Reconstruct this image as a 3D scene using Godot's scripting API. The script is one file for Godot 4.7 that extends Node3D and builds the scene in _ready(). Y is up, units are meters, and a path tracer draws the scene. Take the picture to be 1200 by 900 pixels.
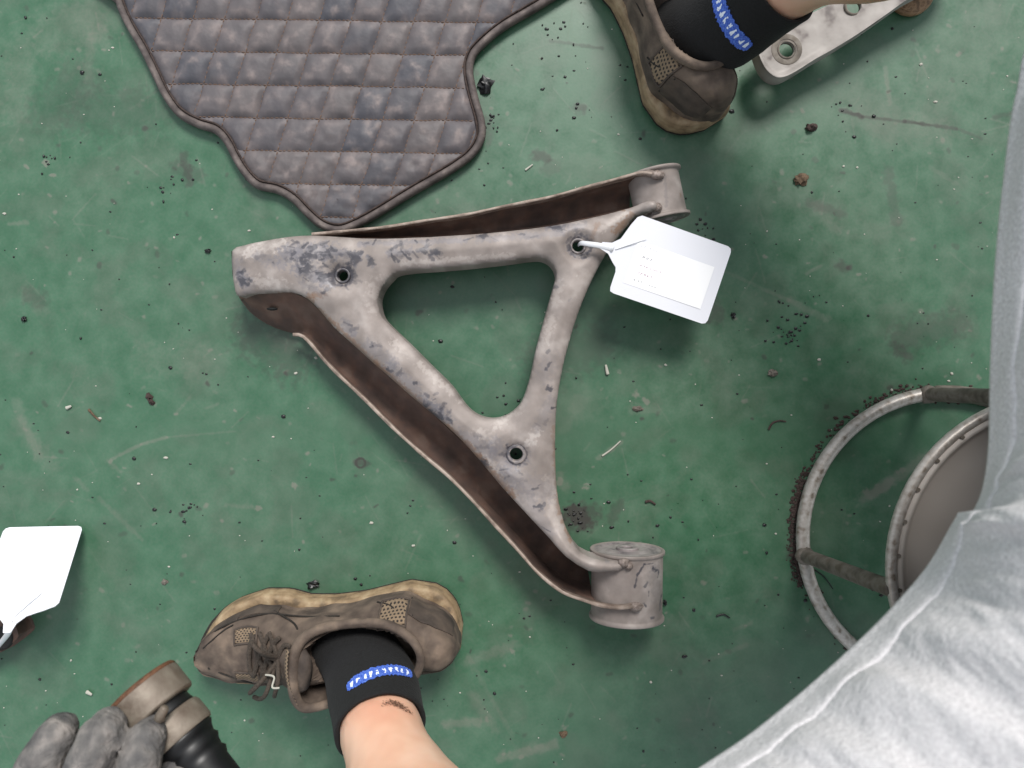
extends Node3D
# A pressed-steel suspension arm on a painted workshop floor, seen from above.

const EYE := 0.9
var rng := RandomNumberGenerator.new()
var lump := FastNoiseLite.new()
var fine := FastNoiseLite.new()
var soft := FastNoiseLite.new()
var used := {}

func _ready():
	rng.seed = 7
	# camera, sky, sun, exposure
	var cam := Camera3D.new()
	cam.name = "camera"
	cam.fov = 53.13
	cam.near = 0.02
	cam.far = 60.0
	cam.transform = Transform3D(Basis(Vector3.RIGHT, Vector3.FORWARD, Vector3.UP), Vector3(0, EYE, 0))
	var lens := CameraAttributesPhysical.new()
	lens.frustum_focal_length = 5.6
	lens.exposure_aperture = 2.2
	lens.frustum_focus_distance = 0.86
	cam.attributes = lens
	add_child(cam)
	cam.fov = 53.13
	cam.current = true
	var we := WorldEnvironment.new()
	we.name = "environment"
	var e := Environment.new()
	e.background_mode = Environment.BG_SKY
	var sm := ProceduralSkyMaterial.new()
	sm.sky_top_color = Color(0.80, 0.83, 0.86)
	sm.sky_horizon_color = Color(0.86, 0.88, 0.90)
	sm.ground_bottom_color = Color(0.3, 0.3, 0.3)
	sm.ground_horizon_color = Color(0.5, 0.5, 0.5)
	var sk := Sky.new()
	sk.sky_material = sm
	e.sky = sk
	e.background_energy_multiplier = 0.50
	e.tonemap_mode = Environment.TONE_MAPPER_LINEAR
	e.tonemap_exposure = 2.35
	e.sdfgi_enabled = true
	e.ssao_enabled = true
	e.ssil_enabled = true
	we.environment = e
	add_child(we)
	var sun := DirectionalLight3D.new()
	sun.name = "sun"
	sun.light_color = Color(1.0, 0.985, 0.965)
	sun.light_energy = 0.53
	sun.light_angular_distance = 20.0
	sun.shadow_enabled = true
	sun.sky_mode = DirectionalLight3D.SKY_MODE_LIGHT_ONLY
	sun.position = Vector3(0.9, 2.5, -2.0)
	add_child(sun)
	sun.look_at_from_position(sun.position, sun.position + Vector3(-0.24, -1.0, 0.84))

	lump.seed = 3
	lump.frequency = 1.0
	lump.fractal_octaves = 4
	fine.seed = 11
	fine.frequency = 1.0
	fine.fractal_octaves = 2
	soft.seed = 19
	soft.frequency = 1.0
	soft.fractal_type = FastNoiseLite.FRACTAL_NONE
	materials()
	build_floor()
	build_control_arm()
	build_mat()
	build_tags()
	build_stool()
	build_person()
	build_ball_joint()
	build_bracket()
	build_debris()

# ---------------------------------------------------------------- helpers

func at(u: float, v: float, h: float) -> Vector3:          # a point measured on the photograph, at height h over the floor
	var k := (EYE - h) / 900.0
	return Vector3((u - 600.0) * k, h, (v - 450.0) * k)

func flat(list: Array, h: float) -> PackedVector2Array:
	var out := PackedVector2Array()
	for i in range(0, list.size(), 2):
		var p := at(list[i], list[i + 1], h)
		out.append(Vector2(p.x, p.z))
	return out

func smooth2(p: PackedVector2Array, closed: bool, n: int) -> PackedVector2Array:
	var out := PackedVector2Array()
	var c := p.size()
	for i in (c if closed else c - 1):
		var a := p[(i - 1 + c) % c] if closed or i > 0 else p[i]
		var b := p[i]
		var d := p[(i + 1) % c]
		var g := p[(i + 2) % c] if closed or i + 2 < c else d
		for k in n:
			out.append(b.cubic_interpolate(d, a, g, float(k) / n))
	if not closed:
		out.append(p[c - 1])
	return out

func smooth3(p: PackedVector3Array, n: int) -> PackedVector3Array:
	var out := PackedVector3Array()
	var c := p.size()
	for i in c - 1:
		for k in n:
			out.append(p[i].cubic_interpolate(p[i + 1], p[maxi(i - 1, 0)], p[mini(i + 2, c - 1)], float(k) / n))
	out.append(p[c - 1])
	return out

func even(p: PackedVector2Array, n: int) -> PackedVector2Array:      # n points evenly along an open line
	var len_ := 0.0
	for i in p.size() - 1:
		len_ += p[i].distance_to(p[i + 1])
	var out := PackedVector2Array()
	var seg := 0
	var gone := 0.0
	for k in n:
		var want := len_ * k / (n - 1.0)
		while seg < p.size() - 2 and gone + p[seg].distance_to(p[seg + 1]) < want:
			gone += p[seg].distance_to(p[seg + 1])
			seg += 1
		out.append(p[seg].lerp(p[seg + 1], clampf((want - gone) / maxf(p[seg].distance_to(p[seg + 1]), 1e-6), 0, 1)))
	return out

class Shape:
	var v := PackedVector3Array()
	var uv := PackedVector2Array()
	var ix := PackedInt32Array()
	func add(p: Vector3, t := Vector2.ZERO) -> int:
		v.append(p)
		uv.append(t)
		return v.size() - 1
	func tri(a: int, b: int, c: int):
		ix.append(a); ix.append(b); ix.append(c)
	func quad(a: int, b: int, c: int, d: int):
		tri(a, b, c)
		tri(a, c, d)
	func rows(list: Array, wrap_row := false, uvs := true):      # a surface through rows of equally many points
		var n: int = list[0].size()
		var first := v.size()
		for r in list.size():
			for k in n:
				add(list[r][k], Vector2(float(k) / (n if wrap_row else n - 1), float(r) / maxi(list.size() - 1, 1)))
		for r in list.size() - 1:
			for k in (n if wrap_row else n - 1):
				var k2 := (k + 1) % n
				quad(first + r * n + k, first + r * n + k2, first + (r + 1) * n + k2, first + (r + 1) * n + k)
	func fan(ring: PackedVector3Array, mid: Vector3, other := false):
		var m := add(mid, Vector2(0.5, 0.5))
		var first := v.size()
		for p in ring:
			add(p, Vector2(0.5, 0.5))
		for k in ring.size():
			var k2 := (k + 1) % ring.size()
			if other: tri(m, first + k2, first + k)
			else: tri(m, first + k, first + k2)
	func tube(line: PackedVector3Array, r0: float, r1: float, n := 8, closed := false, flatten := 1.0, up := Vector3.UP):
		var list := []
		var c := line.size()
		var side := Vector3.ZERO
		for i in c:
			var d: Vector3
			if closed: d = line[(i + 1) % c] - line[(i - 1 + c) % c]
			else: d = line[mini(i + 1, c - 1)] - line[maxi(i - 1, 0)]
			d = d.normalized()
			if i == 0:
				side = d.cross(up)
				if side.length() < 0.05: side = d.cross(Vector3(0.3, 0.1, 1))
			side = (side - d * side.dot(d)).normalized()
			var above := side.cross(d).normalized()
			var r := lerpf(r0, r1, float(i) / maxi(c - 1, 1))
			var ring := PackedVector3Array()
			for k in n:
				var a := TAU * k / n
				ring.append(line[i] + side * cos(a) * r + above * sin(a) * r * flatten)
			list.append(ring)
		if closed: list.append(list[0])
		else:
			var d0 := (line[0] - line[1]).normalized() * r0 * 0.45
			var d1 := (line[c - 1] - line[c - 2]).normalized() * r1 * 0.45
			var a := PackedVector3Array()
			var b := PackedVector3Array()
			for k in n:
				a.append(line[0].lerp(list[0][k], 0.7) + d0)
				b.append(line[c - 1].lerp(list[-1][k], 0.7) + d1)
			list.push_front(a)
			list.append(b)
			rows(list, true)
			fan(a, line[0] + d0 * 1.2, true)
			fan(b, line[c - 1] + d1 * 1.2)
			return
		rows(list, true)
	func cord(line: PackedVector3Array, radii: PackedFloat32Array, n: int, flatten := 1.0):      # a closed ring of changing thickness
		var list := []
		var c := line.size()
		for i in c:
			var d := (line[(i + 1) % c] - line[(i - 1 + c) % c]).normalized()
			var side := d.cross(Vector3.UP).normalized()
			var above := side.cross(d).normalized()
			var ring := PackedVector3Array()
			for k in n:
				var a := TAU * k / n
				ring.append(line[i] + side * cos(a) * radii[i] + above * sin(a) * radii[i] * flatten)
			list.append(ring)
		list.append(list[0])
		rows(list, true)
	func lathe(profile: Array, n: int, x: Transform3D):      # profile: Vector2(radius, height)
		var list := []
		for p in profile:
			var ring := PackedVector3Array()
			for k in n:
				var a := TAU * k / n
				ring.append(x * Vector3(cos(a) * p.x, p.y, sin(a) * p.x))
			list.append(ring)
		rows(list, true)
	func slab(poly: PackedVector2Array, y0: float, y1: float, b := 0.0, lift  = null):    # a flat piece with a chamfered top edge
		var n := poly.size()
		var turn := 1.0 if Geometry2D.is_polygon_clockwise(poly) else -1.0
		var inner := PackedVector2Array()
		for i in n:
			var d := (poly[(i + 1) % n] - poly[(i - 1 + n) % n]).normalized()
			inner.append(poly[i] + Vector2(-d.y, d.x) * b * turn)
		var cap := Geometry2D.triangulate_polygon(inner)
		for side in 2:
			var first := v.size()
			for i in n:
				var q := inner[i]
				add(Vector3(q.x, (y1 if side == 0 else y0) + (lift.call(q) if lift != null else 0.0), q.y), q)
			for i in range(0, cap.size(), 3):
				if side == 0: tri(first + cap[i], first + cap[i + 1], first + cap[i + 2])
				else: tri(first + cap[i], first + cap[i + 2], first + cap[i + 1])
		var list := []
		for r in [[inner, y1], [poly, y1 - b], [poly, y0 + b], [inner, y0]]:
			if b == 0.0 and r[0] == inner and list.size() == 1: continue
			var ring := PackedVector3Array()
			for i in n:
				ring.append(Vector3(r[0][i].x, r[1] + (lift.call(r[0][i]) if lift != null else 0.0), r[0][i].y))
			list.append(ring)
		rows(list, true)
	func blob(c: Vector3, r: Vector3, rough: float, noise: FastNoiseLite, n := 8):
		var list := []
		for i in n / 2 + 1:
			var ring := PackedVector3Array()
			var th := PI * i / (n / 2)
			for k in n:
				var a := TAU * k / n
				var d := Vector3(sin(th) * cos(a), cos(th), sin(th) * sin(a))
				ring.append(c + d * r * (1.0 + rough * noise.get_noise_3dv(d * 1.3 + c * 300.0)))
			list.append(ring)
		rows(list, true)
	func box(t: Transform3D, s: Vector3, b: float):
		var h := s / 2
		var poly := PackedVector2Array([Vector2(-h.x + b, -h.z), Vector2(h.x - b, -h.z), Vector2(h.x, -h.z + b), Vector2(h.x, h.z - b), Vector2(h.x - b, h.z), Vector2(-h.x + b, h.z), Vector2(-h.x, h.z - b), Vector2(-h.x, -h.z + b)])
		var from := v.size()
		slab(poly, -h.y, h.y, b * 0.7)
		for i in range(from, v.size()):
			v[i] = t * v[i]

func top_of(n: Node) -> Vector3:
	while n.get_parent() != self:
		n = n.get_parent()
	return n.position

func put(s: Shape, called: String, m: Material, parent: Node = null, base := Vector3.ZERO, planar := Rect2()) -> MeshInstance3D:
	var o := MeshInstance3D.new()
	o.name = numbered(called, parent)
	if parent: base = top_of(parent)
	var nor := PackedVector3Array()
	nor.resize(s.v.size())
	var merged := {}
	var same := PackedInt32Array()
	same.resize(s.v.size())
	for i in s.v.size():
		var key := Vector3i((s.v[i] * 200000.0).round())
		if not merged.has(key): merged[key] = i
		same[i] = merged[key]
	var face := PackedVector3Array()
	for i in range(0, s.ix.size(), 3):
		var a := s.v[s.ix[i]]
		var n := (s.v[s.ix[i + 2]] - a).cross(s.v[s.ix[i + 1]] - a)
		face.append(n)
		for k in 3:
			nor[same[s.ix[i + k]]] += n
	# corners sharper than about 50 degrees stay hard
	var V := PackedVector3Array()
	var N := PackedVector3Array()
	var U := PackedVector2Array()
	var I := PackedInt32Array()
	var hard := {}
	V.append_array(s.v)
	U.append_array(s.uv)
	for i in s.v.size():
		N.append(nor[same[i]].normalized())
	for i in range(0, s.ix.size(), 3):
		var fn := face[i / 3].normalized()
		for k in 3:
			var j := s.ix[i + k]
			if N[j].dot(fn) < 0.66 and fn != Vector3.ZERO:
				var key := Vector4i(same[j], roundi(fn.x * 2.0), roundi(fn.y * 2.0), roundi(fn.z * 2.0))
				if not hard.has(key):
					hard[key] = V.size()
					V.append(s.v[j])
					U.append(s.uv[j])
					N.append(fn)
				j = hard[key]
			I.append(j)
	for i in V.size():
		if planar.size.x > 0.0:
			U[i] = (Vector2(V[i].x, V[i].z) - planar.position) / planar.size
		V[i] -= base
	var arrays := []
	arrays.resize(Mesh.ARRAY_MAX)
	arrays[Mesh.ARRAY_VERTEX] = V
	arrays[Mesh.ARRAY_NORMAL] = N
	arrays[Mesh.ARRAY_TEX_UV] = U
	arrays[Mesh.ARRAY_INDEX] = I
	var mesh := ArrayMesh.new()
	mesh.add_surface_from_arrays(Mesh.PRIMITIVE_TRIANGLES, arrays)
	mesh.surface_set_material(0, m)
	o.mesh = mesh
	if parent: parent.add_child(o, true)
	else:
		o.position = base
		add_child(o, true)
	return o

func numbered(called: String, parent: Node) -> String:
	var key := str(parent.get_instance_id() if parent else 0) + called
	var n: int = used.get(key, 0)
	used[key] = n + 1
	return called if n == 0 else "%s_%03d" % [called, n]

func thing(called: String, label: String, category: String, base: Vector3, group := "") -> Node3D:
	var o := Node3D.new()
	o.name = numbered(called, null)
	o.position = base
	add_child(o, true)
	tag(o, label, category, group)
	return o

func tag(o: Node, label: String, category: String, group := ""):
	o.set_meta("label", label)
	o.set_meta("category", category)
	if group: o.set_meta("group", group)

func field(bones: Array, k: float, p: Vector3) -> float:
	var out := 1.0
	for b in bones:
		var d: Vector3 = b[1] - b[0]
		var q: Vector3 = p - b[0]
		var t := clampf(q.dot(d) / maxf(d.length_squared(), 1e-9), 0.0, 1.0)
		var s := (q - d * t).length() - lerpf(b[2], b[3], t)
		var h := maxf(k - absf(out - s), 0.0) / k
		out = minf(out, s) - h * h * k * 0.25
	return out

# surface nets over tapered capsules [a, b, radius a, radius b], joined with a smooth minimum
func nets(bones: Array, cell: float, k: float, rough  = null) -> Shape:
	var lo := Vector3.ONE * 1e9
	var hi := -lo
	for b in bones:
		var r: float = maxf(b[2], b[3]) + k + cell * 2
		for p in [b[0], b[1]]:
			lo = lo.min(p - Vector3.ONE * r)
			hi = hi.max(p + Vector3.ONE * r)
	var n := Vector3i(((hi - lo) / cell).ceil()) + Vector3i.ONE
	var f := PackedFloat32Array()
	f.resize(n.x * n.y * n.z)
	f.fill(1.0)
	for b in bones:
		var r: float = maxf(b[2], b[3]) + k + cell * 2
		var p0: Vector3 = b[0]
		var p1: Vector3 = b[1]
		var i0 := Vector3i(((p0.min(p1) - Vector3.ONE * r - lo) / cell).floor()).clamp(Vector3i.ZERO, n - Vector3i.ONE)
		var i1 := Vector3i(((p0.max(p1) + Vector3.ONE * r - lo) / cell).ceil()).clamp(Vector3i.ZERO, n - Vector3i.ONE)
		var d := p1 - p0
		var dd := maxf(d.length_squared(), 1e-9)
		var ra: float = b[2]
		var rb: float = b[3]
		for z in range(i0.z, i1.z + 1):
			for y in range(i0.y, i1.y + 1):
				var row := (z * n.y + y) * n.x
				for x in range(i0.x, i1.x + 1):
					var p := lo + Vector3(x, y, z) * cell - p0
					var t := clampf(p.dot(d) / dd, 0.0, 1.0)
					var s := (p - d * t).length() - lerpf(ra, rb, t)
					var o := f[row + x]
					var h := maxf(k - absf(o - s), 0.0) / k
					f[row + x] = minf(o, s) - h * h * k * 0.25
	var out := Shape.new()
	var made := {}
	var step := [0, 1, n.x, n.x + 1, n.x * n.y, n.x * n.y + 1, n.x * n.y + n.x, n.x * n.y + n.x + 1]
	var corner := []
	for c in 8: corner.append(Vector3(c & 1, (c >> 1) & 1, c >> 2))
	var edges := [[0, 1], [2, 3], [4, 5], [6, 7], [0, 2], [1, 3], [4, 6], [5, 7], [0, 4], [1, 5], [2, 6], [3, 7]]
	for z in n.z - 1:
		for y in n.y - 1:
			for x in n.x - 1:
				var q := (z * n.y + y) * n.x + x
				if f[q] > cell * 2.0 or f[q] < -cell * 2.0: continue
				var inside := 0
				for c in 8:
					if f[q + step[c]] < 0: inside += 1
				if inside == 0 or inside == 8: continue
				var sum := Vector3.ZERO
				var m := 0
				for eg in edges:
					var fa := f[q + step[eg[0]]]
					var fb := f[q + step[eg[1]]]
					if (fa < 0) != (fb < 0):
						sum += corner[eg[0]].lerp(corner[eg[1]], fa / (fa - fb))
						m += 1
				var p := lo + (Vector3(x, y, z) + sum / m) * cell
				made[q] = out.add(p)
	for q in made:
		for ax in [[1, n.x, n.x * n.y], [n.x, n.x * n.y, 1], [n.x * n.y, 1, n.x]]:
			var s0 := f[q] < 0
			var s1 := f[q + ax[0]] < 0
			if s0 == s1: continue
			var a = made.get(q)
			var b = made.get(q - ax[1])
			var c = made.get(q - ax[1] - ax[2])
			var d = made.get(q - ax[2])
			if a == null or b == null or c == null or d == null: continue
			if s0: out.quad(a, d, c, b)
			else: out.quad(a, b, c, d)
	if rough != null:
		for i in out.v.size(): out.v[i] = rough.call(out.v[i])
	return out

# ---------------------------------------------------------------- materials

var M := {}

func noise_tex(size: int, freq: float, ramp: Array, seed_: int, octaves := 4) -> ImageTexture:
	var n := FastNoiseLite.new()
	n.seed = seed_
	n.frequency = freq
	n.fractal_octaves = octaves
	var im := n.get_seamless_image(size, size)
	var g := Gradient.new()
	g.offsets = PackedFloat32Array(ramp[0])
	g.colors = PackedColorArray(ramp[1])
	var out := Image.create_empty(size, size, false, Image.FORMAT_RGB8)
	for y in size:
		for x in size:
			out.set_pixel(x, y, g.sample(im.get_pixel(x, y).r))
	return ImageTexture.create_from_image(out)

func mat(c: Color, rough: float, metal := 0.0, tex: Texture2D = null, scale := 10.0, bump: Texture2D = null, depth := 0.0) -> StandardMaterial3D:
	var m := StandardMaterial3D.new()
	m.albedo_color = c
	m.roughness = rough
	m.metallic = metal
	if tex or bump:
		m.uv1_triplanar = true
		m.uv1_world_triplanar = true
		m.uv1_scale = Vector3.ONE * scale
	if tex: m.albedo_texture = tex
	if bump:
		m.heightmap_enabled = true
		m.heightmap_texture = bump
		m.heightmap_scale = depth
	return m

func materials():
	var grain := noise_tex(256, 0.06, [[0.0, 1.0], [Color.BLACK, Color.WHITE]], 5, 5)
	M.grain = grain
	var speck := noise_tex(256, 0.03, [[0.15, 0.45, 0.6, 0.85], [Color(0.62, 0.6, 0.58), Color(0.86, 0.84, 0.82), Color.WHITE, Color(0.78, 0.74, 0.7)]], 9, 5)
	M.speck = speck
	M.rust = mat(Color.WHITE, 0.85, 0.1, noise_tex(256, 0.02, [[0.2, 0.45, 0.6, 0.8], [Color(0.25, 0.20, 0.18), Color(0.32, 0.255, 0.23), Color(0.37, 0.28, 0.24), Color(0.43, 0.35, 0.31)]], 21, 5), 5.0, grain, 0.04)
	M.lip = mat(Color(0.90, 0.87, 0.85), 0.6, 0.15, noise_tex(256, 0.02, [[0.2, 0.5, 0.75], [Color(0.44, 0.39, 0.36), Color(0.63, 0.58, 0.54), Color(0.72, 0.68, 0.65)]], 22, 5), 9.0, grain, 0.04)
	M.sleeve = mat(Color.WHITE, 0.5, 0.3, noise_tex(256, 0.018, [[0.2, 0.36, 0.6, 0.85], [Color(0.46, 0.435, 0.44), Color(0.565, 0.53, 0.53), Color(0.60, 0.565, 0.56), Color(0.66, 0.63, 0.62)]], 23, 5), 9.0, grain, 0.03)
	M.weld = mat(Color(0.57, 0.525, 0.505), 0.6, 0.2, speck, 20.0, grain, 0.05)
	M.rubber = mat(Color(0.06, 0.06, 0.062), 0.75, 0.0, speck, 14.0, grain, 0.03)
	M.black = mat(Color(0.02, 0.02, 0.022), 0.8)
	M.chrome = mat(Color(0.74, 0.72, 0.70), 0.42, 0.35, noise_tex(256, 0.03, [[0.12, 0.3, 0.55, 0.8], [Color(0.60, 0.55, 0.50), Color(0.86, 0.84, 0.82), Color.WHITE, Color(0.86, 0.84, 0.82)]], 31, 5), 8.0)
	M.grimy = mat(Color(0.46, 0.435, 0.405), 0.65, 0.2, speck, 5.0, grain, 0.03)
	M.pan = mat(Color(0.80, 0.77, 0.745), 0.5, 0.15, noise_tex(128, 0.012, [[0.2, 0.8], [Color(0.86, 0.85, 0.84), Color.WHITE]], 33, 3), 3.0)
	M.paper = mat(Color(0.86, 0.863, 0.89), 0.5)
	M.plastic = mat(Color(0.84, 0.845, 0.86), 0.35)
	M.skin = mat(Color.WHITE, 0.5, 0.0, noise_tex(256, 0.012, [[0.2, 0.5, 0.8], [Color(0.79, 0.58, 0.48), Color(0.86, 0.69, 0.59), Color(0.90, 0.76, 0.67)]], 41, 4), 3.0, grain, 0.015)
	M.skin.subsurf_scatter_enabled = true
	M.skin.subsurf_scatter_strength = 0.12
	M.sock = mat(Color(0.075, 0.077, 0.085), 0.92, 0.0, speck, 25.0, grain, 0.05)
	M.sock.rim_enabled = true
	M.sock.rim = 0.12
	M.upper = mat(Color(1.0, 0.945, 0.885), 0.85, 0.0, noise_tex(256, 0.016, [[0.15, 0.42, 0.6, 0.85], [Color(0.24, 0.215, 0.205), Color(0.335, 0.305, 0.29), Color(0.385, 0.355, 0.335), Color(0.47, 0.43, 0.40)]], 51, 5), 8.0, grain, 0.05)
	M.upper_dark = mat(Color(1.0, 0.945, 0.885), 0.85, 0.0, noise_tex(256, 0.016, [[0.15, 0.45, 0.85], [Color(0.19, 0.172, 0.168), Color(0.265, 0.245, 0.238), Color(0.36, 0.33, 0.31)]], 52, 5), 8.0, grain, 0.05)
	M.lining = mat(Color(0.42, 0.35, 0.28), 0.9, 0.0, speck, 20.0, grain, 0.06)
	M.midsole = mat(Color.WHITE, 0.75, 0.0, noise_tex(256, 0.02, [[0.15, 0.42, 0.62, 0.85], [Color(0.37, 0.31, 0.24), Color(0.52, 0.435, 0.33), Color(0.58, 0.495, 0.385), Color(0.65, 0.575, 0.465)]], 53, 5), 9.0, grain, 0.05)
	M.outsole = mat(Color(0.16, 0.14, 0.12), 0.85, 0.0, speck, 12.0, grain, 0.08)
	M.lace = mat(Color(0.30, 0.265, 0.235), 0.9, 0.0, speck, 40.0, grain, 0.06)
	M.white = mat(Color(0.66, 0.65, 0.61), 0.7)
	M.cloth = mat(Color.WHITE, 0.95, 0.0, noise_tex(256, 0.14, [[0.2, 0.5, 0.8], [Color(0.73, 0.718, 0.728), Color(0.80, 0.788, 0.797), Color(0.865, 0.855, 0.862)]], 61, 3), 13.0, grain, 0.05)
	M.cloth.rim_enabled = true
	M.cloth.rim = 0.15
	M.shorts = mat(Color(0.14, 0.15, 0.18), 0.9, 0.0, speck, 8.0, grain, 0.05)
	M.hair = mat(Color(0.05, 0.045, 0.04), 0.6)
	M.glove = mat(Color.WHITE, 0.8, 0.0, noise_tex(256, 0.014, [[0.15, 0.42, 0.6, 0.85], [Color(0.25, 0.245, 0.25), Color(0.36, 0.35, 0.345), Color(0.43, 0.415, 0.405), Color(0.56, 0.53, 0.51)]], 62, 5), 14.0, grain, 0.12)
	M.steel = mat(Color(0.82, 0.80, 0.775), 0.55, 0.25, noise_tex(256, 0.02, [[0.2, 0.5, 0.8], [Color(0.46, 0.41, 0.37), Color(0.56, 0.52, 0.48), Color(0.63, 0.60, 0.56)]], 63, 5), 14.0, grain, 0.02)
	M.brown_rim = mat(Color(0.45, 0.31, 0.22), 0.7, 0.2, speck, 20.0)
	M.boot = mat(Color(0.045, 0.045, 0.052), 0.42)
	M.alloy = mat(Color(0.97, 0.965, 0.96), 0.62, 0.1, noise_tex(256, 0.02, [[0.15, 0.30, 0.42, 0.85], [Color(0.36, 0.33, 0.325), Color(0.53, 0.505, 0.49), Color(0.59, 0.57, 0.555), Color(0.66, 0.64, 0.625)]], 71, 4), 5.0, grain, 0.02)
	M.tan = mat(Color(0.62, 0.50, 0.38), 0.6, 0.0, speck, 14.0)
	M.stitch = mat(Color(0.44, 0.35, 0.295), 0.9)
	M.pads = []
	for i in 6:
		var c: Color = [Color(0.305, 0.29, 0.305), Color(0.285, 0.278, 0.298), Color(0.325, 0.306, 0.316), Color(0.345, 0.322, 0.326), Color(0.275, 0.272, 0.297), Color(0.312, 0.295, 0.305)][i]
		var t := noise_tex(256, 0.014 + 0.002 * i, [[0.1, 0.4, 0.62, 0.9], [c * 0.92, c, c.lerp(Color(0.46, 0.41, 0.40), 0.25), Color(0.48, 0.435, 0.425)]], 80 + i, 5)
		M.pads.append(mat(Color.WHITE, 0.62, 0.0, t, 6.5, grain, 0.035))
	M.binding = mat(Color.WHITE, 0.8, 0.0, noise_tex(256, 0.02, [[0.15, 0.5, 0.85], [Color(0.25, 0.22, 0.215), Color(0.35, 0.315, 0.305), Color(0.46, 0.42, 0.40)]], 91, 5), 9.0, grain, 0.06)
	M.seam_dust = mat(Color(0.34, 0.285, 0.26), 0.95, 0.0, speck, 12.0, grain, 0.05)
	M.groove = mat(Color(0.27, 0.22, 0.205), 0.9, 0.0, speck, 12.0, grain, 0.05)

# ---------------------------------------------------------------- the floor

class Layer:
	var w: int
	var h: int
	var f := PackedFloat32Array()
	func _init(w_: int, h_: int):
		w = w_
		h = h_
		f.resize(w * h)
	func stroke(a: Vector2, b: Vector2, r: float, amount: float, noise: FastNoiseLite, rough := 0.0):   # in pixels of the layer
		var lo := (a.min(b) - Vector2.ONE * r * 1.5).floor()
		var hi := (a.max(b) + Vector2.ONE * r * 1.5).ceil()
		for y in range(maxi(0, int(lo.y)), mini(h - 1, int(hi.y)) + 1):
			for x in range(maxi(0, int(lo.x)), mini(w - 1, int(hi.x)) + 1):
				var p := Vector2(x, y)
				var d := p.distance_to(Geometry2D.get_closest_point_to_segment(p, a, b)) / r
				if rough > 0.0: d += rough * noise.get_noise_2d(x * 0.09 + a.x, y * 0.09)
				if d < 1.0:
					var s := 1.0 - smoothstep(0.25, 1.0, d)
					f[y * w + x] = clampf(f[y * w + x] + amount * s, -1.0, 1.0)

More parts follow.
